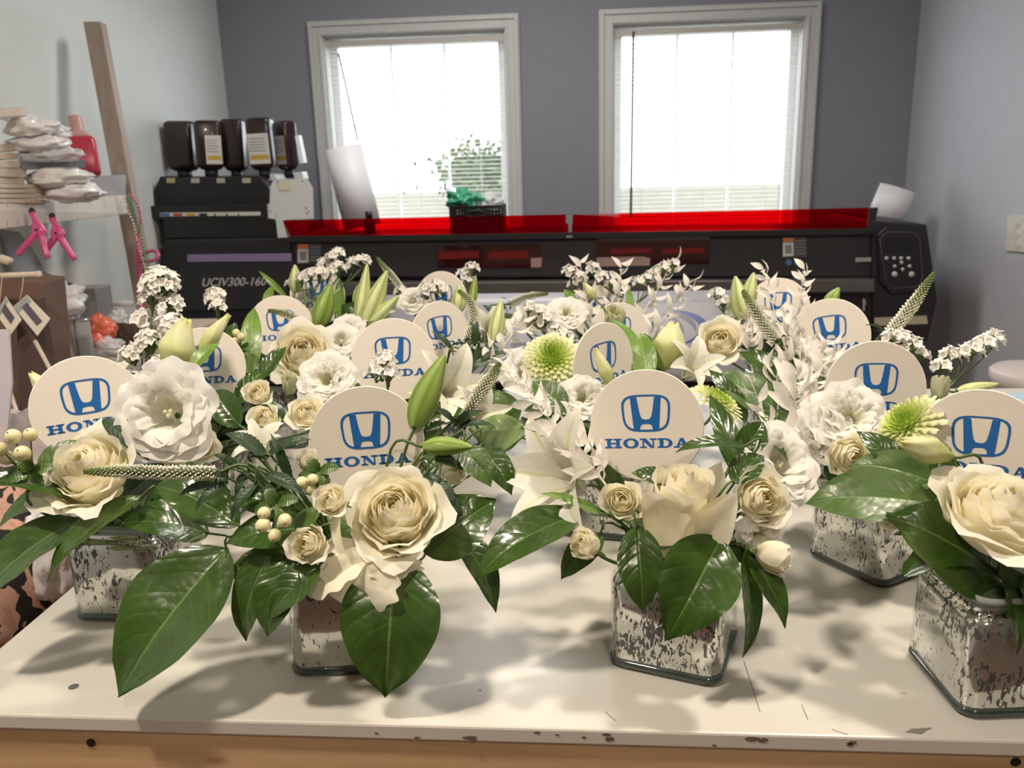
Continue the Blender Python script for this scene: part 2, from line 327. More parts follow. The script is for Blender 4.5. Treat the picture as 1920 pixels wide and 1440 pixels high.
def link(name, me, mats, parent=None, loc=None, rot=None):
    o = bpy.data.objects.new(name, me); C.objects.link(o)
    if parent: o.parent = parent
    if loc is not None: o.location = loc
    if rot is not None: o.rotation_euler = rot
    return o
def mesh(g, mats, smooth=True, name='m', weld=False):
    me = bpy.data.meshes.new(name); me.from_pydata(g.v, [], g.f)
    for m in (mats if isinstance(mats, (list, tuple)) else [mats]): me.materials.append(m)
    me.polygons.foreach_set('material_index', g.mi)
    me.polygons.foreach_set('use_smooth', [smooth]*len(g.f))
    ul = me.uv_layers.new(name='UVMap'); buf = []
    for lo in me.loops: buf += g.uv[lo.vertex_index]
    ul.data.foreach_set('uv', buf); me.update()
    return me
def obj(name, g, mats, parent=None, loc=None, rot=None, smooth=True, bevel=0, off=None):
    if off is not None: g.v = [tuple(V(p) - V(off)) for p in g.v]
    o = link(name, mesh(g, mats, smooth, name), None, parent, loc, rot)
    if bevel:
        b = o.modifiers.new('bevel', 'BEVEL'); b.width = bevel; b.segments = 2; b.limit_method = 'ANGLE'
    return o
def tag(o, label=None, cat=None, group=None, kind=None):
    if label: o['label'] = label
    if cat: o['category'] = cat
    if group: o['group'] = group
    if kind: o['kind'] = kind
    return o
def thing(name, loc, label, cat, group=None):
    o = bpy.data.objects.new(name, None); C.objects.link(o); o.location = loc; o.empty_display_size = 0.02
    return tag(o, label, cat, group)
def struct(name, g, m, smooth=False, bevel=0, parent=None):
    o = obj(name, g, m, parent, smooth=smooth, bevel=bevel)
    if parent is None: o['kind'] = 'structure'
    return o
def bez(pts, n=12):
    """smooth path through points"""
    pts = [V(p) for p in pts]; out = []
    if len(pts) == 2: return [pts[0].lerp(pts[1], i/n) for i in range(n+1)]
    q = [pts[0]*2-pts[1]] + pts + [pts[-1]*2-pts[-2]]; per = max(2, n//(len(pts)-1))
    for i in range(1, len(q)-2):
        for k in range(per):
            t = k/per; a, b, c, d = q[i-1], q[i], q[i+1], q[i+2]
            out.append(0.5*((2*b) + (c-a)*t + (2*a-5*b+4*c-d)*t*t + (3*b-a-3*c+d)*t**3))
    out.append(pts[-1]); return out
def basis(z, up=V((0, 0, 1))):
    z = V(z).normalized(); x = up.cross(z)
    if x.length < 1e-4: x = V((1, 0, 0))
    x.normalize(); y = z.cross(x); return Matrix((x, y, z)).transposed()
def face(a, b, c): return (CR*a + CU*b - CF*c).normalized()     # right, up, towards the viewer
# ------------------------------------------------------------ room shell
WZ1, WZ0 = CAMZ + 0.5425*WALLY/3.5, 0.93         # outer top and bottom of the window trim
k = WALLY/3.5
WINX = [(-1.052*k, -0.226*k), (0.0775*k, 0.9025*k)]
TW = 0.062                                       # width of the trim boards
def wall_with_holes():
    g = G(); holes = [(a+TW*.9, b-TW*.9) for a, b in WINX]; z0, z1 = WZ0+TW*.9, WZ1-TW*.9
    xs = [XL-.1, holes[0][0], holes[0][1], holes[1][0], holes[1][1], XR+.1]
    y0, y1 = WALLY, WALLY+.13
    for i in range(0, 5, 2): g.box((xs[i], y0, 0), (xs[i+1], y1, CEIL))
    for i in (1, 3):
        g.box((xs[i], y0, 0), (xs[i+1], y1, z0)); g.box((xs[i], y0, z1), (xs[i+1], y1, CEIL))
    return g
struct('wall_back', wall_with_holes(), M['wall_shaded'])
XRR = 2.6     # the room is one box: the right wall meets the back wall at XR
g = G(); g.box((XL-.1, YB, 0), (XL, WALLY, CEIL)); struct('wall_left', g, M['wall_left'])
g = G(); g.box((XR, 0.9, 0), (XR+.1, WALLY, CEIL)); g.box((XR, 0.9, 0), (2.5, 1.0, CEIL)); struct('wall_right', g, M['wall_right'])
g = G(); g.box((2.5, YB, 0), (2.6, 1.0, CEIL)); struct('wall_side', g, M['wall_right'])
g = G(); g.box((XL-.1, YB-.1, 0), (2.6, YB, CEIL)); struct('wall_front', g, M['room_brown'])
g = G(); g.box((XL-.1, YB-.1, -.05), (2.6, WALLY+.13, 0)); struct('floor', g, M['floor'])
g = G(); g.box((XL-.1, YB-.1, CEIL), (2.6, WALLY+.13, CEIL+.05)); struct('ceiling', g, M['ceiling'])
g = G(); g.box((XL, WALLY-.014, 0), (XR, WALLY, .09)); struct('baseboard_back', g, M['white_paint'], bevel=.003)
g = G(); g.box((XL, YB, 0), (XL+.014, WALLY-.02, .09)); struct('baseboard_left', g, M['white_paint'], bevel=.003)

def frame(g, x0, x1, z0, z1, w, y0, y1):
    g.box((x0, y0, z0), (x0+w, y1, z1)); g.box((x1-w, y0, z0), (x1, y1, z1))
    g.box((x0+w, y0, z1-w), (x1-w, y1, z1)); g.box((x0+w, y0, z0), (x1-w, y1, z0+w))
for wi, (a, b) in enumerate(WINX):
    tr = G(); frame(tr, a, b, WZ0, WZ1, TW, WALLY-.018, WALLY); frame(tr, a+.006, b-.006, WZ0+.006, WZ1-.006, .016, WALLY-.027, WALLY-.018)
    frame(tr, a+TW-.014, b-TW+.014, WZ0+TW-.014, WZ1-TW+.014, .010, WALLY-.024, WALLY-.018)
    wo = struct('window_%d' % (wi+1), tr, M['white_paint'], bevel=.002)
    x0, x1, z0, z1 = a+TW*.9, b-TW*.9, WZ0+TW*.9, WZ1-TW*.9
    jb = G(); frame(jb, x0, x1, z0, z1, .012, WALLY, WALLY+.13); obj('jamb', jb, M['white_paint'], wo, smooth=False)
    x0 += .012; x1 -= .012; z0 += .012; z1 -= .012; zm = (z0+z1)/2 - .12
    for nm, ya, za, zb in (('sash', WALLY+.080, z0, z1),):
        s = G(); frame(s, x0, x1, za, zb, .034, ya, ya+.022)
        xi0, xi1 = x0+.034, x1-.034
        for q in (1, 2): xx = xi0+(xi1-xi0)*q/3; s.box((xx-.006, ya+.006, za+.034), (xx+.006, ya+.016, zb-.034))
        so = obj(nm, s, M['sash'], wo, smooth=False)
        p = G(); p.box((xi0, ya+.010, za+.034), (xi1, ya+.012, zb-.034)); obj('pane', p, M['glass'], so, smooth=False)
    l = area('window_portal', ((x0+x1)/2, WALLY+.14, (z0+z1)/2), ((x0+x1)/2, 0, (z0+z1)/2), x1-x0, z1-z0, 1, (1, 1, 1), portal=True)
    # the blind
    t = thing('window_blind', ((x0+x1)/2, WALLY+.035, z1),
              ['white slatted blind with a tan wand hanging in the left window', 'white slatted blind with a grey wand hanging in the right window'][wi], 'window blind', None)
    o_ = V(t.location); yb = WALLY+.035
    hr = G(); hr.box((x0+.004, yb-.016, z1-.034), (x1-.004, yb+.016, z1-.012)); obj('headrail', hr, M['rail'], t, off=o_, smooth=False, bevel=.002)
    for xx in (x0, x1-.02): ec = G(); ec.box((xx, yb-.02, z1-.036), (xx+.02, yb+.018, z1-.006)); obj('end_bracket', ec, M['rail'], t, off=o_, smooth=False)
    sl = G(); nz_ = int((z1-z0-.06)/.0185); rr = random.Random(wi)
    for i in range(nz_):
        z = z1-.05-i*.0185; P = []; U = []; tl = .10 + rr.uniform(-.03, .03)
        for xx in (x0+.008, x1-.008):
            P.append([V((xx, yb + (j/3-.5)*.024, z - (j/3-.5)*.024*tl + .0016*(1-(2*j/3-1)**2))) for j in range(4)]); U.append([(.5, .5)]*4)
        sl.grid(P, U)
    obj('slats', sl, M['slat'], t, off=o_)
    br = G(); br.box((x0+.008, yb-.012, z0+.004), (x1-.008, yb+.012, z0+.016)); obj('bottom_rail', br, M['slat'], t, off=o_, smooth=False, bevel=.002)
    cd = G()
    for xx in (x0+.12, (x0+x1)/2, x1-.12):
        for yy in (-.0125, .0125): cd.tube([(xx, yb+yy, z1-.03), (xx, yb+yy, z0+.01)], .0006, 4)
    if wi: cd.tube([(x1-.06, yb-.016, z1-.03), (x1-.062, yb-.016, z0+.06)], .0012, 4)
    obj('cord', cd, M['slat'], t, off=o_)
    wn = G(); wx = x0+.06 if wi == 0 else x0+.075
    if wi == 0: wn.tube([(wx-.005, yb-.02, z1-.06), (wx+.055, yb-.025, z1-.43)], .005, 8)
    else: wn.tube([(wx+.005, yb-.02, z1-.02), (wx, yb-.025, z0+.11)], .0055, 8)
    obj('wand', wn, mat('tan_wand', (.30, .20, .12), .5) if wi == 0 else mat('grey_wand', (.12, .115, .09), .5), t, off=o_)

# outside the windows
g = G(); g.box((-20, 4.3, -1.6), (20, 30, -1.5)); struct('ground', g, mat('pale_paving', (0.45, 0.42, 0.36), 0.9))
tag(obj('garden_fence', (lambda g: (g.box((-6, 6.0, -1.5), (6, 6.08, 1.17)), g)[1])(G()), mat('beige_fence', (0.15, 0.135, 0.10), 0.8), smooth=False), 'beige boarded fence seen low through the window blinds', 'fence')
g = G(); rr = random.Random(5)
for i in range(1600):
    c = OY(905, 322, 5.4) + V((rr.gauss(0, .13), rr.gauss(0, .13), rr.gauss(0, .08))); R_ = Matrix.Rotation(rr.random()*6, 3, (rr.random(), rr.random(), rr.random()+.1))
    g.add([c + R_ @ V(q) for q in ((-.03, 0, 0), (0, .015, 0), (.03, 0, 0), (0, -.015, 0))], [(0, 1, 2, 3)])
c = OY(905, 322, 5.4); g.tube([(c.x, 5.4, -1.5), c], .03)
tag(obj('garden_shrub', g, mat('shrub_green', (0.05, 0.085, 0.02), 0.8, var=.3)), 'green leafy shrub outside the left window', 'shrub')

g = G(); frame(g, 0, 0, 0, 0, 0, 0, 0) if False else g.box((-.75, 2.58, CEIL-.02), (.25, 2.92, CEIL)); tag(obj('fill_panel', g, M['white_paint'], smooth=False), 'added unseen fill light panel on the ceiling above the printer', 'ceiling lamp')  # housing for the added fill lamp, out of view
# ceiling lamps above the table
for i, (lx, ly) in enumerate(LAMPS):
    g = G(); g.tube([(lx, ly, CEIL), (lx, ly, CEIL-.06)], .12, 24)
    tag(obj('ceiling_lamp', g, M['white_paint'], smooth=False), ['round white ceiling lamp over the left of the table', 'round white ceiling lamp over the right of the table', 'round white ceiling lamp behind the viewer'][i], 'ceiling lamp')

# ------------------------------------------------------------ table
TX0, TX1, TY0, TY1 = -0.533, 1.25, 0.5615, 1.545
t = thing('work_table', ((TX0+TX1)/2, (TY0+TY1)/2, 0), 'cream topped wooden work table carrying the flower arrangements', 'table'); o_ = V(t.location)
g = G(); g.box((TX0, TY0, TZ-.014), (TX1, TY1, TZ)); tp = obj('tabletop', g, [M['table'], M['table_edge']], t, off=o_, smooth=False, bevel=.002)
for p in tp.data.polygons:
    if p.normal.y < -.9 or p.normal.x < -.9: p.material_index = 1
rr = random.Random(11)
for (px, py, s) in [(705,1377,4),(782,1385,6),(880,1385,10),(885,1390,7),(1008,1376,6),(1045,1380,4),(1095,1385,4),(1138,1380,7),(1142,1388,9),(1340,1400,4),(1412,1388,12),(1430,1390,9),(1598,1395,8),(1595,1399,6)]:
    c = OY(px, py-2, TY0-.0004); n = 9
    c.z = max(TZ-.012, min(TZ-.002, c.z)); r = s*.00036
    g = G(); g.add([c + V((math.cos(a)*r*(1.3+rr.uniform(-.5, .5)), 0, math.sin(a)*min(r*.6, .0018)*(1+rr.uniform(-.4, .3)))) for a in [2*PI*q/n for q in range(n)]], [tuple(range(n))]); obj('edge_chip', g, M['chip'], t, off=o_, smooth=False)
g = G()
for (a, b) in [((1672,1040),(1690,1085)),((1395,1240),(1425,1335)),((1560,1368),(1590,1378)),((1135,1335),(1155,1352)),((1503,1322),(1515,1350)),((1688,1300),(1700,1300))]:
    p, q = OT(*a), OT(*b); p.z = q.z = TZ+.0002; d = (q-p).normalized().cross(V((0, 0, 1)))*.0004; g.add([p-d, p+d, q+d, q-d], [(0, 1, 2, 3)])
obj('scratches', g, M['scratch'], t, off=o_, smooth=False)
for (px, py, r) in [(138, 1288, .0042)]:
    g = G(); c = OT(px, py); g.tube([c+V((0, 0, -.001)), c+V((0, 0, .0004))], r, 14); sw = obj('screw_head', g, M['steel'], t, off=o_, smooth=False)
g = G()
for (px, py, r) in [(900, 1295, .0012), (1462, 1096, .0008), (980, 1093, .0008)]:
    c = OT(px, py); n = 7; g.add([c + V((math.cos(2*PI*q/n)*r*rr.uniform(.5, 1.2), math.sin(2*PI*q/n)*r, .0003)) for q in range(n)], [tuple(range(n))])
obj('speck', g, M['chip'], t, off=o_, smooth=False)
g = G(); rr = random.Random(3)
c = OT(1722, 1372); g.add([c+V((-.010, -.001, .0003)), c+V((-.004, .003, .0003)), c+V((.004, .004, .0003)), c+V((.012, .005, .0003)), c+V((.006, .001, .0003)), c+V((.001, -.003, .0003)), c+V((-.004, -.002, .0003))], [tuple(range(7))[::-1]])
obj('paint_chip', g, M['scratch'], t, off=o_, smooth=False)
ap = G(); ap.box((TX0+.010, TY0+.004, TZ-.115), (TX1-.01, TY0+.024, TZ-.0145)); a_ = obj('front_apron', ap, M['pine'], t, off=o_, smooth=False, bevel=.001)
for (px, py) in [(171, 1392), (1904, 1428)]:
    g = G(); c = OY(px, py, TY0+.004); g.tube([c+V((0, .004, 0)), c+V((0, -.0008, 0))], .0037, 14); obj('bolt_head', g, M['black'], a_, off=o_, smooth=False)
for nm, lo, hi in (('side_apron', (TX0+.010, TY0+.025, TZ-.115), (TX0+.030, TY1-.01, TZ-.0145)), ('side_apron', (TX1-.03, TY0+.025, TZ-.115), (TX1-.01, TY1-.01, TZ-.0145)), ('back_apron', (TX0+.031, TY1-.03, TZ-.115), (TX1-.031, TY1-.01, TZ-.0145))):
    g = G(); g.box(lo, hi); obj(nm, g, M['pine'], t, off=o_, smooth=False)
for lx in (TX0+.032, TX1-.112):
    for ly in (TY0+.026, TY1-.112):
        g = G(); g.box((lx, ly, 0), (lx+.08, ly+.08, TZ-.0145)); obj('leg', g, M['pine'], t, off=o_, smooth=False)

# ------------------------------------------------------------ wide format printer
PF = 3.05
def PL(pts, y): return [OY(a, b, y) for a, b in pts]
pt = thing('wide_format_printer', (0, PF+.3, 0), 'large black wide format printer with a red cover below the windows', 'printer'); o_ = V(pt.location)
def part(name, g, m, parent=None, smooth=False, bevel=.004, label=None):
    o = obj(name, g, m, parent or pt, off=o_, smooth=smooth, bevel=bevel)
    if label: o['label'] = label
    return o
def pz(px, py, y=PF): return OY(px, py, y).z
def pxx(px, py, y=PF): return OY(px, py, y).x
# lower left body
g = G(); g.prism(PL([(309,450),(545,446),(548,640),(284,640)], PF), (0, .62, 0)); lb = part('left_housing', g, M['charcoal'], bevel=.006)
g = G(); g.prism(PL([(338,490),(552,490),(534,578),(330,584)], PF-.012), (0, .012, 0)); part('housing_panel', g, M['charcoal2'], bevel=.003)
g = G(); g.prism(PL([(351,478),(545,476),(545,490),(351,491)], PF-.016), (0, .014, 0)); part('purple_strip', g, M['purple'], bevel=.001, label='muted purple strip')
# main beam
zb0 = pz(1100, 522); zt = pz(1100, 438)
g = G(); g.prism(PL([(546,448),(1636,434),(1636,520),(546,520)], PF+.01), (0, .42, 0)); part('front_beam', g, M['charcoal2'], bevel=.006)
g = G(); g.prism(PL([(541,443),(1640,428),(1640,440),(541,455)], PF-.012), (0, .03, 0)); part('cover_hinge_rail', g, M['black'], bevel=.002)
g = G(); g.box((pxx(546, 500), PF+.44, pz(1100, 700)), (pxx(1700, 500), PF+.62, pz(1100, 462))); part('rear_body', g, M['black'])
# red covers
for q, (tl, tr_, br_, bl) in enumerate([((530,413),(1066,402),(1066,436),(545,444)), ((1072,402),(1646,389),(1637,431),(1072,436))]):
    g = G(); a, b, c, d = OY(*tl, PF+.05), OY(*tr_, PF+.05), OY(*br_, PF-.012), OY(*bl, PF-.012)
    g.prism([a, b, c, d], (0, .003, 0)); cv = part('red_cover', g, M['acrylic'], bevel=0, label='see-through red acrylic cover')
g = G(); g.prism([OY(1061,400,PF+.045), OY(1074,400,PF+.045), OY(1074,446,PF-.018), OY(1061,446,PF-.018)], (0, .006, 0)); part('cover_bracket', g, M['charcoal'], bevel=.001)
g = G(); g.prism([OY(1630,390,PF+.045), OY(1647,389,PF+.045), OY(1638,434,PF-.018), OY(1625,434,PF-.018)], (0, .006, 0)); part('cover_end', g, M['black'], bevel=.001)
# dark red view windows with pale reflecting inserts
for q, r in enumerate([((818,461),(1015,457),(1016,502),(820,502)), ((1118,447),(1331,443),(1331,494),(1118,498))]):
    g = G(); g.prism(PL(r, PF+.006), (0, .003, 0)); w_ = part('view_window', g, mat('dark_red_glass', (0.030, 0.003, 0.006), 0.08, coat=.5), bevel=.001, label='dark red view window')
    g = G()
    for (x0, x1) in ([(822, 898), (915, 990)], [(1145, 1222), (1242, 1320)])[q]:
        y0, y1 = (472, 486) if q == 0 else (467, 476)
        g.prism(PL([(x0,y0),(x1,y0-2),(x1,y1-2),(x0,y1)], PF+.004), (0, .001, 0))
    obj('red_light_strip', g, mat('dull_red', (0.20, 0.008, 0.014), 0.3), w_, off=o_, smooth=False)
    g = G(); rc = ((995,484),(1016,483),(1015,501),(996,502)) if q == 0 else ((1118,483),(1205,481),(1219,484),(1218,498),(1120,500))
    g.prism(PL(rc, PF+.0035), (0, .001, 0)); obj('view_port', g, mat('pink_metal', (0.50, 0.36, 0.34), 0.25, metal=.4), w_, off=o_, smooth=False)
# warning labels
for x in (557, 1467):
    y = 457 if x < 1000 else 445
    g = G(); g.prism(PL([(x,y),(x+46,y-1),(x+46,y+37),(x,y+38)], PF+.006), (0, .003, 0)); lo_ = part('warning_label', g, mat('label_frame', (.07, .07, .075), .5), bevel=0)
    g = G(); g.prism(PL([(x+1,y+10),(x+21,y+10),(x+21,y+35),(x+1,y+36)], PF+.004), (0, .001, 0)); obj('picture', g, M['label_white'], lo_, off=o_, smooth=False)
    g = G(); g.prism(PL([(x+1,y+1),(x+21,y+1),(x+21,y+9),(x+1,y+9)], PF+.004), (0, .001, 0)); obj('orange_band', g, M['orange'], lo_, off=o_, smooth=False)
    g = G(); g.prism(PL([(x+5,y+15),(x+17,y+14),(x+18,y+30),(x+6,y+31)], PF+.003), (0, .001, 0)); obj('pictogram', g, M['label_grey'], lo_, off=o_, smooth=False)
    g = G()
    for r in range(5): g.prism(PL([(x+24,y+6+r*6),(x+43,y+5+r*6),(x+43,y+7+r*6),(x+24,y+8+r*6)], PF+.004), (0, .001, 0))
    obj('print_lines', g, M['label_grey'], lo_, off=o_, smooth=False)
g = G()
for x in (1479, 1495):
    c = OY(x, 492, PF+.006); g.tube([c, c+V((0, .003, 0))], .011, 14)
part('round_symbol', g, mat('blue_sign', (0.10, 0.16, 0.28), 0.5), bevel=0)
g = G(); g.prism(PL([(1605,484),(1634,483),(1634,491),(1605,492)], PF), (0, .012, 0)); part('latch', g, mat('pale_latch', (.34, .34, .32), .5), bevel=.002)
# below the beam: dark gap, platen with media, legs
g = G(); g.prism(PL([(548,518),(1640,512),(1640,530),(548,536)], PF+.05), (0, .38, 0)); part('lower_rail', g, M['black'])
g = G(); g.prism(PL([(548,532),(1640,524),(1640,548),(548,556)], PF-.04), (0, .3, 0)); part('platen', g, M['platen'], bevel=.003, label='grey metal platen')
g = G(); p0 = OY(560, 552, PF-.045); p1 = OY(1480, 546, PF-.045); zt_ = (p0.z+p1.z)/2; x0, x1 = pxx(700, 560), pxx(1460, 560); P = []; U = []
for i in range(9):
    t_ = i/8; z = zt_ - .30*t_ - .02*math.sin(t_*3); y = PF-.045 - .10*math.sin(t_*1.6)
    P.append([V((x0+(x1-x0)*j/6, y, z)) for j in range(7)]); U.append([(j/6, t_) for j in range(7)])
g.grid(P, U); sheet = part('media_sheet', g, M['media'], smooth=True, bevel=0, label='glossy printed sheet hanging from the platen')
sheet.modifiers.new('solid', 'SOLIDIFY').thickness = .0006
def onsheet(px, py):
    r = ray(px, py); best = None
    for i in range(200):
        t_ = i/199; z = zt_ - .30*t_ - .02*math.sin(t_*3); y = PF-.045 - .10*math.sin(t_*1.6) - .0012
        p = CL + r*(y/r.y)
        if best is None or abs(p.z-z) < best[0]: best = (abs(p.z-z), V((p.x, y, z)))
    return best[1]
def sheet_poly(name, pts, m):
    g = G(); q = [onsheet(*p) for p in pts]; g.add(q, [tuple(range(len(q)))]); return obj(name, g, m, sheet, off=o_, smooth=False)
def arc(cx, cy, rx, ry, a0, a1, w0, w1, n=26):
    o = []; i_ = []
    for k_ in range(n+1):
        a = a0+(a1-a0)*k_/n; w = w0+(w1-w0)*math.sin(PI*k_/n)
        o.append((cx+rx*math.cos(a), cy-ry*math.sin(a))); i_.append((cx+(rx-w)*math.cos(a), cy-(ry-w)*math.sin(a)))
    return o, i_
def strip_mesh(name, o, i_, m):
    g = G(); g.grid([[onsheet(*p) for p in o], [onsheet(*p) for p in i_]], [[(0, 0)]*len(o)]*2); return obj(name, g, m, sheet, off=o_)
strip_mesh('blue_swoosh', *arc(1268, 614, 60, 32, -1.4, 1.7, 1, 15), M['swoosh'])
strip_mesh('grey_swoosh', *arc(1258, 618, 48, 32, -.2, 1.6, 1, 9), M['swoosh_grey'])
strip_mesh('grey_swoosh', *arc(1238, 622, 44, 34, -.1, 1.5, 1, 7), M['swoosh_grey'])
def lettering(body, size, m, name, parent, R_, loc, shear=0.0, off=None, extr=.0006, width=None):
    cu = bpy.data.curves.new(name, 'FONT'); cu.body = body; cu.size = size; cu.shear = shear; cu.extrude = extr; cu.align_x = 'LEFT'; cu.resolution_u = 4
    tmp = bpy.data.objects.new('tmp', cu); C.objects.link(tmp); bpy.context.view_layer.update()
    me = bpy.data.meshes.new_from_object(tmp.evaluated_get(bpy.context.evaluated_depsgraph_get()))
    bpy.data.objects.remove(tmp); bpy.data.curves.remove(cu)
    xs = [v.co.x for v in me.vertices]; s = width/(max(xs)-min(xs)) if width else 1
    me.materials.clear(); me.materials.append(m)
    for v in me.vertices: v.co = V(loc) + R_ @ V((v.co.x*s, v.co.y*s, v.co.z)) - V(off or (0, 0, 0))
    return link(name, me, None, parent)
RX = Matrix.Rotation(PI/2, 3, 'X')
c = OY(377, 537, PF-.0135); lettering('UCJV300-160', .040, M['grey_letter'], 'model_lettering', pt, RX, c, .35, o_, width=(OY(498, 536, PF)-OY(377, 536, PF)).x)
c = onsheet(972, 616) + V((0, -.001, 0)); lettering('a', .075, M['navy'], 'printed_letter', sheet, RX, c, 0, o_, .0002)
c = onsheet(958, 650) + V((0, -.002, 0)); lettering('ome Ho', .032, M['swoosh_grey'], 'printed_letter', sheet, RX, c, 0, o_, .0002)
# right control tower
g = G(); g.prism(PL([(1636,414),(1738,421),(1758,560),(1740,640),(1728,640),(1636,640)], PF-.01), (0, .55, 0)); part('right_housing', g, M['charcoal'], bevel=.006)
g = G(); g.prism(PL([(1646,440),(1662,424),(1722,426),(1740,500),(1736,544),(1672,552),(1650,530)], PF-.026), (0, .02, 0)); cp = part('control_panel', g, M['black'], bevel=.003)
g = G(); q = [(1650,448),(1662,435),(1712,436),(1724,446),(1730,520),(1722,537),(1674,541),(1662,528),(1652,470)]
ring = PL(q, PF-.030); g.tube(ring+[ring[0]], .0012, 5); obj('panel_outline', g, mat('purple_line', (.13, .10, .2), .4), cp, off=o_)
g = G(); g.prism(PL([(1662,448),(1706,448),(1708,474),(1664,473)], PF-.029), (0, .004, 0)); obj('screen', g, M['screen'], cp, off=o_, smooth=False)
for (x, y, r) in [(1662,484,3.2),(1676,484,3.2),(1689,484,3.2),(1703,484,3.2),(1690,492,3),(1677,499,3),(1705,499,3),(1692,505,3),(1677,514,5),(1709,514,5)]:
    g = G(); c = OY(x, y, PF-.027); g.tube([c, c+V((0, -.004, 0))], r*.0019, 10); obj('button', g, M['button'], cp, off=o_)
g = G(); g.prism(PL([(1640,596),(1737,592),(1740,607),(1640,611)], PF-.014), (0, .006, 0)); part('yellow_label', g, mat('ochre_label', (.5, .45, .33), .5), bevel=0)
g = G(); g.prism(PL([(1618,560),(1625,559),(1625,582),(1618,583)], PF-.0), (0, .006, 0)); part('white_tab', g, M['label_white'], bevel=0)
g = G(); g.prism(PL([(1480,524),(1636,522),(1636,640),(1480,640)], PF+.0), (0, .3, 0)); part('right_bay', g, M['black'])
g = G(); g.prism(PL([(545,556),(700,553),(700,640),(545,640)], PF+.06), (0, .3, 0)); part('left_bay', g, M['black'])
g = G(); x0, x1 = pxx(300, 600), pxx(1736, 600)
g.box((x0, PF+.1, .30), (x1, PF+.45, pz(1100, 680))); part('lower_body', g, M['black'])
for lx in (x0+.15, x1-.23):
    g = G(); g.box((lx, PF+.12, .06), (lx+.08, PF+.40, .30)); g.box((lx-.03, PF-.05, 0), (lx+.11, PF+.60, .06)); part('stand_leg', g, M['charcoal'])
# ink unit on the left
g = G(); g.prism(PL([(281,386),(500,384),(502,410),(530,412),(532,446),(308,448),(305,412),(284,410)], PF+.03), (0, .3, 0)); part('ink_tray', g, M['black'], bevel=.004)
g = G(); g.prism(PL([(296,340),(300,330),(304,333),(487,330),(505,352),(505,386),(288,388),(288,358)], PF+.06), (0, .26, 0)); part('ink_rack', g, M['black'], bevel=.004)
g = G()
for i in range(9): x = 296+i*24; g.prism(PL([(x,371),(x+1.5,371),(x+1.5,379),(x,379)], PF+.056), (0, .003, 0))
g.prism(PL([(292,368),(498,366),(498,368),(292,370)], PF+.056), (0, .003, 0)); part('rack_grille', g, M['charcoal2'], bevel=0)
g = G(); g.prism(PL([(300,399),(488,397),(488,404),(300,406)], PF+.026), (0, .003, 0)); ls = part('slot_labels', g, M['label_white'], bevel=0)
for (x0, x1, m) in [(301,318,'blue_print'),(325,341,'red_print'),(350,366,'label_yellow'),(373,388,'black'),(402,404,'black'),(424,426,'black'),(446,448,'black')]:
    g = G(); g.prism(PL([(x0,400),(x1,400),(x1,405),(x0,405)], PF+.024), (0, .002, 0)); obj('slot_colour', g, M[m], ls, off=o_, smooth=False)
for (x, m) in [(312,'label_yellow'),(358,'label_white'),(406,'label_white'),(454,'label_white')]:
    g = G(); g.prism(PL([(x,334),(x+15,334),(x+15,343),(x,343)], PF+.052), (0, .006, 0)); part('bottle_marker', g, mat('marker', (.42, .42, .36), .5) if m != 'label_yellow' else mat('marker_yellow', (.42, .40, .2), .5), bevel=0)
g = G(); g.prism(PL([(507,352),(512,337),(575,335),(586,352),(588,410),(518,412),(503,408),(503,382),(506,380)], PF+.02), (0, .004, 0)); pl = part('white_plate', g, M['plate_white'], bevel=0, label='white metal side plate')
g = G(); g.prism(PL([(523,338),(546,337),(546,356),(523,356)], PF+.018), (0, .001, 0)); obj('sticker', g, mat('cream_sticker', (.68, .63, .48), .6), pl, off=o_, smooth=False)
g = G()
for (x, y) in [(520,341),(568,340),(574,390),(579,396),(576,400),(518,405),(507,396)]: c = OY(x, y, PF+.02); g.tube([c, c+V((0, -.0015, 0))], .0022, 8)
obj('screw', g, M['charcoal'], pl, off=o_)
g = G(); g.prism(PL([(517,411),(528,411),(538,445),(521,446)], PF-.006), (0, .004, 0)); part('white_bracket', g, M['plate_white'], bevel=0)
g = G(); g.prism(PL([(492,326),(515,327),(520,336),(492,342),(488,335)], PF+.12), (0, .1, 0)); g.prism(PL([(550,324),(566,322),(570,336),(552,337)], PF+.12), (0, .06, 0)); part('bottle_cradle', g, mat('white_fitting', (.6, .6, .62), .3), bevel=.002)

# ink bottles standing upside down in the rack
def rbox(w, d, r, z, n=4):
    out = []
    for (sx, sy, a0) in ((1, 1, 0), (-1, 1, PI/2), (-1, -1, PI), (1, -1, 1.5*PI)):
        for k_ in range(n+1):
            a = a0+PI/2*k_/n; out.append(V((sx*(w-r)+r*math.cos(a), sy*(d-r)+r*math.sin(a), z)))
    return out
def loft(g, secs, cap0=True, cap1=True, mi=0):
    b = len(g.v); n = len(secs[0]); g.grid(secs, [[(i/n, j/max(1, len(secs)-1)) for i in range(n)] for j in range(len(secs))], True, mi)
    if cap0: g.f.append(tuple(b+i for i in range(n))[::-1]); g.mi.append(mi)
    if cap1: g.f.append(tuple(b+(len(secs)-1)*n+i for i in range(n))); g.mi.append(mi)
bl_ = [((308,228),(372,320),.14,0,'blank side forward, leftmost of the row'), ((361,227),(420,318),.10,.35,'partly turned label, second from the left'), ((412,224),(464,320),.14,0,'blank side forward, in the middle of the row'), ((464,222),(520,318),.07,.0,'front label with an ochre band, second from the right'), ((514,228),(560,318),.18,-.6,'half hidden behind, rightmost of the row')]
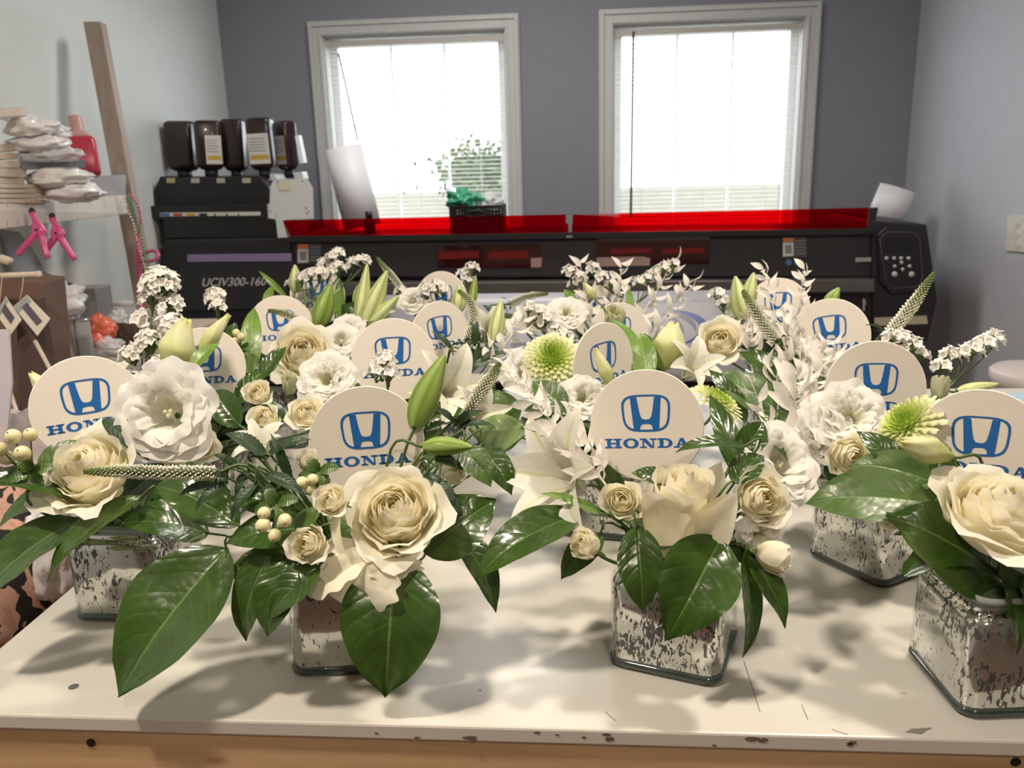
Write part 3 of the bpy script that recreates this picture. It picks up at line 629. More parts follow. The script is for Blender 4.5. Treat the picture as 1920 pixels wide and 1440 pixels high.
for i, (a, b, dy, rz, lab) in enumerate(bl_):
    y = PF+.06+dy; p, q = OY(*a, y), OY(*b, y); w = (q.x-p.x)/2*.97; zt_b, zb = p.z, q.z; h = zt_b-zb; cx = (p.x+q.x)/2
    t = thing('ink_bottle', (cx, y, zb-.03), 'dark brown ink bottle, '+lab, 'bottle', 'ink bottles on the printer')
    R_ = Matrix.Rotation(rz, 3, 'Z') @ Matrix.Rotation(.03 if i < 3 else -.02, 3, 'Y')
    g = G(); d = w*.8; secs = []
    for (f, s, r_) in [(-.03, .0, .3), (0, .60, .5), (.03, .80, .5), (.08, .94, .45), (.14, 1, .4), (.55, 1, .38), (.93, 1, .38), (.975, .93, .38), (1, .75, .38)]:
        if s == 0: continue
        secs.append([R_ @ v for v in rbox(w*s, d*s, w*s*r_*.9, f*h+.03)])
    loft(g, secs); obj('body', g, M['bottle_brown'], t)
    g = G(); g.tube([R_ @ V((0, 0, .035)), R_ @ V((0, 0, .0))], w*.5, 12); obj('cap', g, M['black'], t)
    if i in (1, 3, 4):
        u0, u1 = {1: (-.25, .92), 3: (-.86, .86), 4: (-.6, .9)}[i]; z0, z1 = .03+h*.12, .03+h*.70
        g = G(); g.add([R_ @ V((w*u0, -d-.0008, z0)), R_ @ V((w*u1, -d-.0008, z0)), R_ @ V((w*u1, -d-.0008, z1)), R_ @ V((w*u0, -d-.0008, z1))], [(0, 1, 2, 3)]); lb_ = obj('label', g, M['label_white'], t, smooth=False)
        g = G(); zb_ = z0+(z1-z0)*.14; g.add([R_ @ V((w*(u0+.12), -d-.0012, zb_)), R_ @ V((w*(u1-.1), -d-.0012, zb_)), R_ @ V((w*(u1-.1), -d-.0012, zb_+(z1-z0)*.16)), R_ @ V((w*(u0+.12), -d-.0012, zb_+(z1-z0)*.16))], [(0, 1, 2, 3)]); obj('ochre_band', g, M['label_yellow'], lb_, smooth=False)
        g = G()
        for r in range(5):
            zz = z0+(z1-z0)*(.42+.10*r); g.add([R_ @ V((w*(u0+.12), -d-.0012, zz)), R_ @ V((w*(u1-.25-.1*(r % 2)), -d-.0012, zz)), R_ @ V((w*(u1-.25-.1*(r % 2)), -d-.0012, zz+h*.018)), R_ @ V((w*(u0+.12), -d-.0012, zz+h*.018))], [(0, 1, 2, 3)])
        obj('print_lines', g, M['label_grey'], lb_, smooth=False)
p = OY(564, 280, PF+.2); g = G(); g.box((-.006, -.02, -.05), (.008, .02, .05), T=Matrix.Rotation(-.12, 3, 'Y'))
tag(obj('card_holder', g, M['clear_bag'], None, p, smooth=False), 'clear plastic card holder at the right end of the ink bottles', 'holder')
# things on top of the printer
def roll(name, a, b, rpx, y, m, label, hole=True):
    p, q = OY(*a, y), OY(*b, y); r = rpx*y/FPX; t = thing(name, q, label, 'paper roll'); ax = (p-q); B_ = basis(ax); L = ax.length; g = G()
    secs = [[B_ @ V((r_*math.cos(2*PI*k_/28), r_*math.sin(2*PI*k_/28), z)) for k_ in range(28)] for r_, z in ((r, 0), (r, L), (r*.55, L), (r*.5, L-.03))]
    loft(g, secs); obj('roll', g, m, t); g = G()
    g.tube([B_ @ V((0, 0, L-.02)), B_ @ V((0, 0, L-.018))], r*.5, 20); obj('core', g, M['kraft'], t); return t
roll('paper_roll', (644,276), (680,425), 35, PF+.30, M['paper'], 'white paper roll standing upright on the printer before the left window')
roll('paper_roll', (1683,353), (1658,412), 31, PF+.44, M['paper'], 'short white paper roll leaning in the corner at the right end of the printer')
y = PF+.12; a = OY(694, 438, y); b = OY(694, 396, y); h = b.z-a.z
t = thing('ink_vial', a, 'small black bottle with a ribbed cap on the printer top', 'bottle'); g = G()
secs = [[V((r*math.cos(2*PI*k_/16), r*math.sin(2*PI*k_/16), z)) for k_ in range(16)] for r, z in ((.021, 0), (.022, h*.5), (.018, h*.62), (.009, h*.7))]; loft(g, secs); obj('body', g, M['black'], t)
g = G(); g.tube([(0, 0, h*.7), (0, 0, h)], .0135, 14); obj('cap', g, M['charcoal'], t)
y = PF+.16; a, b = OY(846, 437, y), OY(941, 384, y); w, h = (b.x-a.x), b.z-a.z
t = thing('plastic_basket', ((a.x+b.x)/2, y+.07, a.z), 'black perforated plastic basket filled with bags on the printer top', 'basket'); g = G()
for side in range(4):
    L = w if side % 2 == 0 else .15
    Rm = Matrix.Rotation(side*PI/2, 3, 'Z'); off = .075 if side % 2 == 0 else w/2
    nx = int(L/.011)
    for (z0, z1) in ((0, h*.62), (h*.74, h*.80), (h*.90, h)): g.box((-L/2, -off-.002, z0), (L/2, -off+.002, z1), T=Rm)
    for i in range(nx+1): x = -L/2+L*i/nx; g.box((x-.0036, -off-.002, h*.5), (x+.0036, -off+.002, h*.95), T=Rm)
g.box((-w/2, -.075, 0), (w/2, .075, .003)); obj('body', g, M['black'], t, smooth=False)
g = G(); P = [V((math.cos(a_)*w*.18, -.078, h*.69+math.sin(a_)*h*.12)) for a_ in [2*PI*k_/20 for k_ in range(21)]]; g.tube(P, .003, 5); obj('handle', g, M['charcoal'], t)
def crumple(g, c, r, seed, amp=.35, n=10, freq=1.0, pinch=False):
    rr = random.Random(seed); P = []; U = []; nu, nv = 44, 28; s = rr.random()*100
    for i in range(nv+1):
        a_ = PI*i/nv; row = []
        for k_ in range(nu):
            d = V((math.sin(a_)*math.cos(2*PI*k_/nu), math.sin(a_)*math.sin(2*PI*k_/nu), -math.cos(a_)))
            f = 1 + amp*(noise.noise(d*1.7*freq+V((s, 0, 0))) + .5*noise.noise(d*4*freq+V((0, s, 0))) + .55*abs(noise.noise(d*7*freq+V((0, 0, s))))-.12)
            row.append(V(c) + V((d.x*r[0]*f, d.y*r[1]*f, d.z*r[2]*f)))
        P.append(row); U.append([(k_/nu, i/nv) for k_ in range(nu)])
    g.grid(P, U, True)
for (px, py, s, m, lab) in [(863,375,.042,'green_bag','crumpled green plastic bag at the left of the basket'), (893,380,.04,'green_bag','crumpled green plastic bag in the middle of the basket'), (920,378,.042,'clear_bag','crumpled clear plastic bag at the right of the basket')]:
    c = OY(px, py, PF+.23); c.z = max(c.z, a.z+h-.01); g = G(); crumple(g, (0, 0, 0), (s, s, s*.9), px, .6); tag(obj('plastic_bag', g, M[m], None, c), lab, 'bag')
# ------------------------------------------------------------ leaning rack and its contents on the left
def quadprism(pts, vec, m, name, parent=None, **kw):
    g = G(); g.prism(pts, vec); return obj(name, g, m, parent, smooth=False, **kw)
s0, s1 = W(0, 382, 1.85), W(236, 366, 2.5); b0, b1 = W(0, 430, 1.85), W(240, 401, 2.5)
e0 = s0 - (s1-s0)*.35; eb0 = b0 - (b1-b0)*.35
SD = V((-.20, .0, 0))
t = thing('storage_rack', (s1.x, s1.y, 0), 'wooden rack with a whitewashed front strip and leaning post by the left wall', 'shelf'); o_ = V(t.location)
g = G(); g.prism([e0, s1, b1, eb0], V((-.012, 0, 0))); obj('front_strip', g, M['strip'], t, off=o_, smooth=False, bevel=.002)
for i in range(-3, 9):
    g = G()
    f = (i+.35)/8.2; p, q = s0.lerp(s1, f), b0.lerp(b1, f); d = (s1-s0).normalized()*.0012; n_ = V((.0008, -.0004, 0))
    g.add([p-d+n_, p+d+n_, q+d+n_, q-d+n_], [(0, 1, 2, 3)]); obj('strip_joint', g, M['post'], t, off=o_, smooth=False)
g = G(); g.prism([e0-V((.012, 0, 0)), s1-V((.012, 0, 0)), s1-V((.012, 0, .018)), e0-V((.012, 0, .018))], SD); obj('shelf_board', g, M['wood_pale'], t, off=o_, smooth=False)
pa, pb = W(172, 40, 2.56), W(290, 680, 2.56); g = G(); wv = CR*.027
g.prism([pa-wv, pa+wv, pb+wv, pb-wv], V((-.01, .05, 0))); obj('post', g, M['post'], t, off=o_, smooth=False, bevel=.003)
lo = V((pb.x, pb.y, 0)); g = G(); g.prism([pb-wv, pb+wv, lo+wv+V((.02,0,0)), lo-wv+V((.02,0,0))], V((-.01, .05, 0))); obj('post_foot', g, M['post'], t, off=o_, smooth=False)
LOWZ = W(180, 672, 2.2).z
g = G(); g.box((XL+.015, 1.35, LOWZ-.02), (W(275, 670, 2.3).x+.02, 2.62, LOWZ)); obj('lower_board', g, M['wood_pale'], t, off=o_, smooth=False)

def slab_px(name, x0, x1, y0, y1, d0, d1, th, m, label, cat, group=None, bevel=.001):
    """a board whose long face runs from (x0,y) at depth d0 to (x1,y) at depth d1"""
    a, b = W(x0, y0[0], d0), W(x1, y0[1], d1); c, d = W(x1, y1[1], d1), W(x0, y1[0], d0)
    g = G(); g.prism([a, b, c, d], V((-th, 0, 0))); o = obj(name, g, m, None, off=(a+c)/2, smooth=False, bevel=bevel); o.location = (a+c)/2
    return tag(o, label, cat, group)
for i in range(4):
    y0 = 345+i*9.2
    slab_px('wooden_board', -60, 86-i*.5, (y0-1, y0+1), (y0+7.5, y0+8.5), 1.75, 2.02, .12, M['wood_pale'], ['topmost', 'second', 'third', 'lowest'][i]+' of the four thin pale boards lying on the rack at the left', 'board', 'thin boards on the rack')
slab_px('wooden_board', -60, 50, (312, 316), (330, 333), 1.75, 1.96, .12, M['wood_pale'], 'pale board resting on the thin boards, below the wooden blocks', 'board')
slab_px('wooden_board', -60, 46, (331, 334), (344, 345), 1.75, 1.96, .12, M['wood_pale'], 'pale board directly on top of the four thin boards', 'board')
for i, (xr, y0, y1) in enumerate([(27, 268, 284), (35, 285, 298), (38, 299, 314)]):
    slab_px('wooden_block', -60, xr, (y0, y0+2), (y1, y1+1), 1.75, 1.93, .10, M['wood_pale'], ['top', 'middle', 'bottom'][i]+' block of the short pale wooden stack at the far left', 'wood block', 'wooden blocks at the far left')
slab_px('wooden_board', -60, 48, (212, 201), (226, 216), 1.76, 1.93, .10, M['wood_pale'], 'pale board wrapped in clear film topping the pile on the rack', 'board')
def lump(name, px, py, d, wpx, hpx, m, label, cat, seed, amp=.3, dep=.8, group=None, rot=0):
    c = W(px, py, d); r = (wpx/2*d/FPX, max(wpx, hpx)/2*d/FPX*dep, hpx/2*d/FPX); g = G(); crumple(g, (0, 0, 0), r, seed, amp)
    o = obj(name, g, m, None, None); o.location = c; o.rotation_euler = (0, rot, 0)
    return tag(o, label, cat, group)
lump('wrapped_parcel', 30, 218, 1.95, 68, 26, M['clear_bag'], 'clear crinkled film around the topmost board of the pile', 'plastic bag', 3, .25, rot=.15)
lump('wrapped_parcel', 62, 240, 1.95, 92, 36, M['white_bag'], 'white plastic wrapped bundle under the topmost board', 'plastic bag', 4, .3)
lump('wrapped_parcel', 100, 250, 1.99, 62, 30, M['white_bag'], 'small white wrapped bundle beside the red bottle neck', 'plastic bag', 5, .4, rot=.1)
lump('wrapped_parcel', 78, 272, 1.97, 104, 40, M['white_bag'], 'crumpled white plastic bundle above the grey board', 'plastic bag', 6, .35)
lump('wrapped_parcel', 95, 292, 1.99, 118, 26, M['clear_bag'], 'clear plastic film lying over the grey board', 'plastic bag', 7, .35)
lump('wrapped_parcel', 108, 334, 2.02, 118, 36, M['white_bag'], 'shiny white plastic bundle under the grey board', 'plastic bag', 8, .3)
lump('wrapped_parcel', 138, 360, 2.04, 104, 38, M['white_bag'], 'white padded bundle lowest beside the thin boards', 'plastic bag', 9, .28)
slab_px('grey_board', 40, 160, (304, 299), (319, 314), 1.94, 2.06, .10, M['grey_box2'], 'dark grey board sandwiched between the white plastic bundles', 'board')
slab_px('grey_box', 172, 236, (331, 328), (372, 367), 2.38, 2.5, .10, M['grey_box'], 'flat grey card box at the far end of the rack', 'box')
# red bottle
c0 = W(160, 329, 2.2); c1 = W(140, 219, 2.2); h = (c1-c0).length; t = thing('soap_bottle', c0, 'red squeeze bottle with a dusty pink neck standing behind the white bundles', 'bottle')
B_ = basis(c1-c0); w = 29*2.2/FPX; g = G(); secs = [[B_ @ v for v in rbox(w*a, w*.6*a, w*.5*a*b, z*h)] for (a, b, z) in ((.85, .7, 0), (.95, .8, .03), (1, .8, .3), (.97, .8, .55), (.9, .9, .62))]; loft(g, secs); obj('body', g, M['red_bottle'], t)
g = G(); secs = [[B_ @ v for v in rbox(w*a, w*b, w*min(a, b)*.9, z*h)] for (a, b, z) in ((.9, .54, .62), (.78, .5, .68), (.5, .42, .74), (.42, .40, .76), (.42, .40, .97), (.38, .36, 1))]; loft(g, secs); obj('neck', g, M['pinkish'], t)
g = G()
for i, (z, ww) in enumerate([(.5, .35), (.42, .6), (.2, .5), (.12, .6)]): g.add([B_ @ V((-w*ww-.1*w, -w*.62, z*h)), B_ @ V((w*ww-.1*w, -w*.62, z*h)), B_ @ V((w*ww-.1*w, -w*.62, (z+.022)*h)), B_ @ V((-w*ww-.1*w, -w*.62, (z+.022)*h))], [(0, 1, 2, 3)])
obj('print', g, M['pinkish'], t, smooth=False)
# spring clamps hanging on the strip
for i, (top, piv, la, lb, d) in enumerate([((60,398),(72,432),(32,478),(90,484),1.93), ((98,408),(108,438),(84,474),(140,486),1.99)]):
    T0, P0, A0, B0 = W(*top, d), W(*piv, d), W(*la, d), W(*lb, d)
    t = thing('spring_clamp', P0, ['bright pink spring clamp gripping the rack strip, nearer the left edge', 'bright pink spring clamp gripping the rack strip, the right of the pair'][i], 'clamp', 'spring clamps'); k_ = d/FPX
    for nm, e, s in (('jaw_handle', A0, 1), ('jaw_handle', B0, -1)):
        g = G(); g.tube(bez([T0 + CR*s*2.5*k_, P0 + CR*s*-5*k_ + CU*4*k_, P0 - CR*s*6*k_-CU*8*k_, P0.lerp(e, .6), e], 12), [4.5*k_]*3+[8*k_]*3+[6.5*k_]*3+[5.5*k_]*3+[5*k_], 8); obj(nm, g, M['pink'], t, off=P0)
    g = G(); g.ell(T0+CU*3*k_, (6*k_, 6*k_, 6*k_)); obj('rubber_tip', g, M['black'], t, off=P0)
    g = G(); g.tube([P0-CF*10*k_, P0+CF*10*k_], 2*k_, 8); obj('pivot_pin', g, M['charcoal'], t, off=P0)
# bead strings
for i, (pts, m, lab) in enumerate([([(232,366),(240,396),(250,420),(262,470),(275,515)], 'bead_silver', 'string of silver beads hanging from the rack end, nearest the front'), ([(236,364),(248,385),(262,430),(272,480),(281,512)], 'bead_green', 'string of green beads hanging beside the post'), ([(240,362),(256,382),(264,415),(256,470),(264,545),(275,600)], 'bead_pink', 'pink bead string draped over the rack end to the floor')]):
    path = bez([W(x, y, 2.44+i*.01) for x, y in pts], 60); g = G(); L = 0; last = path[0]; seg = []
    for a, b in zip(path, path[1:]):
        n_ = max(1, int((b-a).length/.002))
        for q in range(n_): seg.append(a.lerp(b, q/n_))
    acc = 0; prev = seg[0]
    for p in seg:
        acc += (p-prev).length; prev = p
        if acc > .0085: g.ell(p, .0038, None, 7, 4); acc = 0
    t = thing('bead_necklace', path[0], lab, 'necklace', 'bead strings'); obj('beads', g, M[m], t, off=path[0])
    g = G(); g.tube(path, .0008, 4); obj('thread', g, M['twine'], t, off=path[0])
path = bez([W(x, y, 2.5) for x, y in [(262,440),(262,500),(262,560),(280,610)]], 16); g = G(); g.tube(path, [.006]*len(path), 6); g.tube(bez([W(262, 480, 2.5), W(285, 470, 2.48), W(297, 476, 2.46), W(290, 488, 2.46), W(262, 492, 2.5)], 12), .005, 6)
tag(obj('pink_strap', g, M['pink']), 'pink plastic strap looped behind the bead strings', 'strap')
# grey plastic sheet hanging under the rack
g = G(); P = []; U = []; A = [W(-60, 436, 2.1), W(22, 432, 2.2)]; rr = random.Random(2)
top0, top1, bot0, bot1 = W(-80, 436, 2.0), W(28, 432, 2.25), W(-80, 640, 2.0), W(150, 592, 2.35)
for i in range(13):
    v = i/12; row = []
    for j in range(17):
        u = j/16; p = top0.lerp(top1, u).lerp(bot0.lerp(bot1, u), v); p = p + CF*(.02*math.sin(u*14+v*3)+.015*noise.noise(p*18)); row.append(p)
    P.append(row); U.append([(j/16, v) for j in range(17)])
g.grid(P, U); tag(obj('plastic_sheet', g, M['clear_bag2']), 'grey translucent plastic sheet hanging under the rack strip', 'plastic sheet')
# kraft gift bags with a dowel and tags
c0, c1 = W(-40, 800, 1.55), W(96, 800, 1.6); t0, t1 = W(-30, 520, 1.62), W(76, 530, 1.66)
t = thing('kraft_bag', (c0+c1)/2, 'brown kraft paper bag with tags standing at the left edge', 'paper bag'); g = G()
dv = V((-.01, .10, 0)); g.prism([t0, t1, c1, c0], dv); obj('body', g, M['kraft'], t, off=(c0+c1)/2, smooth=False, bevel=.003)
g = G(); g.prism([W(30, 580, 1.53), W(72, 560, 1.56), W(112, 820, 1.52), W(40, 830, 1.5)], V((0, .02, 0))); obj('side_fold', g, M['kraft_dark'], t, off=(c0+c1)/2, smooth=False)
g = G(); a, b = W(-40, 519, 1.55), W(72, 515, 1.58); g.tube([a, b], .006, 10); g.ell(b, .0075); tag(obj('wooden_dowel', g, M['wood_pale'], None, off=a), 'pale wooden dowel laid across the kraft bag', 'rod').location = a
g = G(); g.tube([W(-30, 492, 1.6), W(6, 486, 1.6), W(20, 492, 1.6)], .009, 8); tag(obj('wooden_peg', g, M['wood_pale']), 'short wooden peg above the dowel at the left edge', 'peg')
for i, (q, lab) in enumerate([([(-8,588),(10,556),(40,600),(20,627)], 'cream card tag with a dark label, half out of frame'), ([(25,575),(50,553),(94,598),(70,630)], 'cream card tag with a dark label and grey band, right of the pair')]):
    p = [W(x, y, 1.50) for x, y in q]; t = thing('gift_tag', p[1], lab, 'tag', 'gift tags'); g = G(); g.prism(p, V((0, .0012, 0))); obj('card', g, M['tag'], t, off=p[1], smooth=False)
    e = lambda a, b: p[0] + (p[1]-p[0])*a + (p[3]-p[0])*b + V((0, -.0006, 0))
    g = G(); g.add([e(0, .02), e(1, .02), e(1, .22), e(0, .22)], [(0, 1, 2, 3)]); obj('grey_band', g, M['tag_grey'], t, off=p[1], smooth=False)
    g = G(); g.add([e(.35, .15), e(.75, .15), e(.75, .8), e(.35, .8)], [(0, 1, 2, 3)]); obj('dark_label', g, M['tag_dark'], t, off=p[1], smooth=False)
    g = G(); g.tube(bez([p[1].lerp(p[0], .5)+V((0, -.002, 0)), W(q[1][0]-8, 540, 1.5), W(q[1][0]-6, 518, 1.55)], 8), .0009, 5); obj('twine', g, M['twine'], t, off=p[1])
g = G(); g.prism([W(-30, 620, 1.3), W(16, 618, 1.3), W(22, 720, 1.3), W(14, 800, 1.3), W(-30, 800, 1.3)], V((0, .004, 0))); tag(obj('paper_sheet', g, mat('lilac_paper', (.52, .50, .56), .7), smooth=False), 'pale lilac paper sheet standing at the left frame edge', 'paper')
for i, (a, b) in enumerate([((66, 640), (98, 700)), ((16, 725), (42, 805))]):
    g = G(); g.tube([W(*a, 1.48), W(*b, 1.42)], .0035, 8); tag(obj('wooden_stick', g, M['wood_pale']), ['thin pale stick below the right gift tag', 'thin pale stick beside the lilac paper'][i], 'stick')
lump('plastic_wrap', 118, 560, 1.95, 80, 60, M['clear_bag'], 'crinkled clear plastic wrap behind the kraft bag', 'plastic bag', 21, .5)
lump('plastic_wrap', 140, 574, 2.0, 26, 44, M['white_bag'], 'twisted white plastic end beside the black box', 'plastic bag', 22, .4)
lump('paper_parcel', 88, 560, 2.0, 80, 90, M['kraft_dark'], 'dark brown paper parcel under the plastic wrap', 'parcel', 23, .2)
slab_px('black_box', 112, 143, (524, 533), (560, 562), 2.05, 2.12, .06, M['black'], 'small black box behind the clear plastic wrap', 'box')
for i, (x0, x1, y0, m, lab) in enumerate([(95, 122, 602, 'charcoal', 'dark tin at the left of the metal tins'), (118, 142, 600, 'foil', 'pinkish silver tin in the middle of the row'), (140, 166, 598, 'grey_box', 'grey green tin at the right of the row')]):
    d = 1.98; a, b = W(x0, y0, d), W(x1, y0, d); r = (b-a).length/2; c = (a+b)/2; g = G(); zb = LOWZ; g.tube([V((c.x, c.y, zb)), V((c.x, c.y, c.z-.004))], r, 18)
    t = thing('metal_tin', (c.x, c.y, zb), lab+' on the lower board', 'tin', 'tins on the lower board'); obj('body', g, M[m], t, off=(c.x, c.y, zb), bevel=.001)
    g = G(); g.tube([V((c.x, c.y, c.z-.004)), V((c.x, c.y, c.z))], r*1.03, 18); obj('lid', g, M['foil'], t, off=(c.x, c.y, zb))
lump('candy_bag', 186, 618, 2.1, 64, 54, M['orange_bag'], 'shiny orange red plastic bag on the lower board', 'plastic bag', 31, .22)
lump('candy_bag', 176, 640, 2.05, 40, 30, M['orange_bag'], 'small orange red bag in front of the larger one', 'plastic bag', 32, .22)
lump('clear_bag', 200, 652, 2.05, 60, 34, M['clear_bag'], 'crinkled clear bag below the orange bags', 'plastic bag', 33, .5)
lump('clear_bag', 222, 600, 2.3, 34, 36, M['clear_bag'], 'crinkled clear bag beside the post', 'plastic bag', 34, .5)
lump('dark_parcel', 240, 636, 2.25, 60, 60, M['kraft_dark'], 'dark brown parcel at the foot of the post', 'parcel', 35, .25)
g = G(); a = W(146, 600, 2.3); w = 42*2.3/FPX; g.box((a.x, a.y, LOWZ), (a.x+w, a.y+.08, a.z+.085)); tag(obj('clear_box', g, M['clear_bag2'], smooth=False, bevel=.003), 'clear plastic box behind the orange bag', 'box')
g = G(); g.tube([W(190, 570, 2.48), W(249, 569, 2.48)], .0085, 10); tag(obj('white_tube', g, M['white_paint']), 'thin white tube lying against the wall behind the post', 'tube')

# leopard fabric, cloth and bag beside the table, lower left
leo, nt, b, out = nodes('leopard_fabric')
tc = N(nt, 'ShaderNodeTexCoord'); n1 = N(nt, 'ShaderNodeTexNoise', i_Scale=40, i_Detail=1.0, i_Distortion=.5); nt.links.new(tc.outputs['Object'], n1.inputs['Vector'])
nt.links.new(ramp(nt, n1.outputs['Fac'], [(0.38, (.42, .24, .17)), (0.40, (.50, .30, .22)), (0.51, (.50, .30, .22)), (0.525, (.016, .012, .012))]), b.inputs['Base Color']); b.inputs['Roughness'].default_value = .85
c = W(-10, 1060, 1.16); g = G(); crumple(g, (0, 0, 0), (.105, .10, .15), 44, .12); tag(obj('leopard_print_bag', g, leo, None, c), 'tan bag with black leopard spots at the lower left beside the table', 'bag')
c = W(108, 1020, 1.12); g = G(); crumple(g, (0, 0, 0), (.03, .04, .075), 45, .35); tag(obj('white_bag', g, M['white_bag'], None, c), 'crumpled white plastic bag beside the leopard print bag', 'plastic bag')
c = W(60, 900, 1.45); g = G(); crumple(g, (0, 0, 0), (.16, .08, .13), 46, .2); tag(obj('cream_cloth', g, M['cream_fabric'], None, c), 'pinkish cream cloth bundle behind the leftmost arrangement', 'cloth')
g = G(); zf = W(0, 1200, 1.2).z-.03; g.box((XL+.02, .75, zf-.03), (TX0-.03, 1.6, zf)); 
for x in (XL+.03, TX0-.08):
    for yy in (.76, 1.55): g.box((x, yy, 0), (x+.04, yy+.04, zf-.03))
tag(obj('side_bench', g, M['kraft'], smooth=False), 'low brown bench beside the table carrying the leopard print bag', 'bench')

# right side: wall card, dish, blue mat on a small counter
t = thing('wall_plaque', OX(1905, 440, XR-.004), 'small cream embossed plate fixed on the right wall', 'plaque'); o_ = V(t.location)
q = [OX(1888, 470, XR-.001), OX(1893, 405, XR-.001), OX(1960, 400, XR-.001), OX(1956, 476, XR-.001)]; g = G(); g.prism(q, V((-.006, 0, 0))); obj('plate', g, M['switch'], t, off=o_, smooth=False, bevel=.001)
g = G()
for i in range(3):
    for r_ in (4, 7, 10): g.tube([OX(1904+math.cos(a)*r_, 418+i*20+math.sin(a)*r_, XR-.0075) for a in [PI*k_/10-1.2 for k_ in range(11)]], .0009, 4)
obj('scroll_relief', g, M['switch'], t, off=o_)
g = G(); a, b_, c, d = OT(1884, 737), OT(1990, 730), OT(2000, 800), OT(1905, 775); g.prism([V((.742, 1.50, TZ)), V((.742, 1.22, TZ)), V((1.10, 1.22, TZ)), V((1.10, 1.50, TZ))], V((0, 0, .003)))
tag(obj('cutting_mat', g, M['mat_blue'], smooth=False), 'pale blue patterned mat at the back right of the table', 'mat')
t = thing('round_stool', (.90, 1.70, 0), 'pale round topped stool behind the table at the right edge', 'stool'); g = G(); loft(g, [[V((r*math.cos(2*PI*k_/28), r*math.sin(2*PI*k_/28), z)) for k_ in range(28)] for r, z in ((.07, TZ-.05), (.085, TZ-.045), (.088, TZ-.01), (.08, TZ-.004))]); obj('seat', g, M['dish'], t)
for k_ in range(3):
    a = k_*2.1; g = G(); g.tube([V((.05*math.cos(a), .05*math.sin(a), TZ-.05)), V((.16*math.cos(a), .16*math.sin(a), 0))], .01, 8); obj('leg', g, M['post'], t)
g = G(); crumple(g, (0, 0, 0), (.03, .03, .008), 71, .4); tag(obj('purple_cloth', g, mat('purple_cloth', (.22, .15, .36), .8), None, V((.90, 1.68, TZ+.004))), 'small purple cloth on the round stool', 'cloth')
# ------------------------------------------------------------ flower kit (all blooms grow along local +Z from their base)
def petal(G_, prof, ang, half, nu=8, nv=7, tip=.22, rip=0.0, freq=3, ph=0.0, spiral=.05, curl=0.0, uvx=.5, notch=0.0, wpow=.6):
    """prof: four (r,z) bezier points"""
    P = []; U = []
    for j in range(nv+1):
        v0 = j/nv; row = []; ur = []
        for i in range(nu+1):
            u = 2*i/nu-1; v = v0*(1-tip*abs(u)**2.6 - notch*math.exp(-(u*5)**2))
            a, b, c, d = (1-v)**3, 3*v*(1-v)**2, 3*v*v*(1-v), v**3
            r = a*prof[0][0]+b*prof[1][0]+c*prof[2][0]+d*prof[3][0]; z = a*prof[0][1]+b*prof[1][1]+c*prof[2][1]+d*prof[3][1]
            e = max(0, (v-.72)/.28); r += curl*e*e; z -= curl*.8*e*e
            w = math.sin(freq*u*PI+ph)+.5*math.sin(freq*2.3*u*PI+ph*2.1)
            z += rip*v*v*v*w; r += rip*.8*v*v*v*math.cos(freq*1.4*u*PI+ph*1.7)
            hw = half*(.35+.65*min(1, v*1.7)**wpow); th = ang+u*hw; r *= 1+spiral*u
            row.append(V((r*math.cos(th), r*math.sin(th), z))); ur.append((uvx, v))
        P.append(row); U.append(ur)
    G_.grid(P, U)
def mk_rose(R, H, n, op, seed, rip=.0, inner=0.0, wide=1.0):
    g = G(); rr = random.Random(seed)
    for i in range(n):
        t = (i+.5)/n; t = inner+(1-inner)*t; a = i*2.39996+rr.uniform(-.25, .25)
        rb = R*(.05+.10*t); rm = R*(.11+.62*t**.8); rt = rm*(.50+(.30+.60*op)*t**1.3)
        zt = H*(1.0-.26*t*op-.20*op*max(0, t-.55))*(.90 if i == 0 else 1)
        zt *= 1+rr.uniform(-.03, .03)
        prof = ((rb, 0), (rm*1.18, H*.08), (rm*(1.06 if t > .3 else 1.2), zt*.72), (rt*rr.uniform(.96, 1.04), zt))
        half = (1.75-.95*t)*wide*rr.uniform(.92, 1.08)
        petal(g, prof, a, half, nu=9, nv=8, tip=.16+.12*rr.random(), rip=R*(.012+.02*t)+rip*R*t, freq=1.2+rr.random(), ph=rr.random()*6, spiral=.07-.03*t, curl=R*.22*max(0, t-.35)*op, uvx=t, notch=-.05*t)
    g.ell((0, 0, H*.42), (R*.10, R*.10, H*.40), None, 10, 8, uv=(0, .5))
    return mesh(g, M['rose'], name='rose_bloom')
def mk_lisi(R, H, n, seed, hollow=.3, ruf=.09, mat_='lisi', flare=1.0):
    g = G(); rr = random.Random(seed)
    for i in range(n):
        t = hollow+(1-hollow)*(i+.5)/n; a = i*2.39996+rr.uniform(-.3, .3)
        rm = R*(.14+.55*t); rt = R*(.25+.78*t*flare); zt = H*(.95-.35*max(0, t-.4)*flare)*rr.uniform(.93, 1.05)
        prof = ((R*.07, 0), (rm*1.0, H*.10), (rm*.92, zt*.75), (rt, zt))
        petal(g, prof, a, (1.25-.35*t)*rr.uniform(.85, 1.1), nu=14, nv=8, tip=.10+.08*rr.random(), rip=R*ruf*rr.uniform(.7, 1.2), freq=1.3+rr.random()*1.2, ph=rr.random()*6, spiral=.05, curl=R*.16*flare, uvx=t)
    if hollow > .2:                                   # pistil
        g.ell((0, 0, H*.45), (R*.05, R*.05, H*.12), None, 8, 5, uv=(0, .2))
        for k_ in range(3): g.ell((R*.06*math.cos(k_*2.1), R*.06*math.sin(k_*2.1), H*.6), (R*.05, R*.05, R*.035), None, 7, 4, uv=(.1, .3))
    return mesh(g, M[mat_], name='ruffled_bloom')
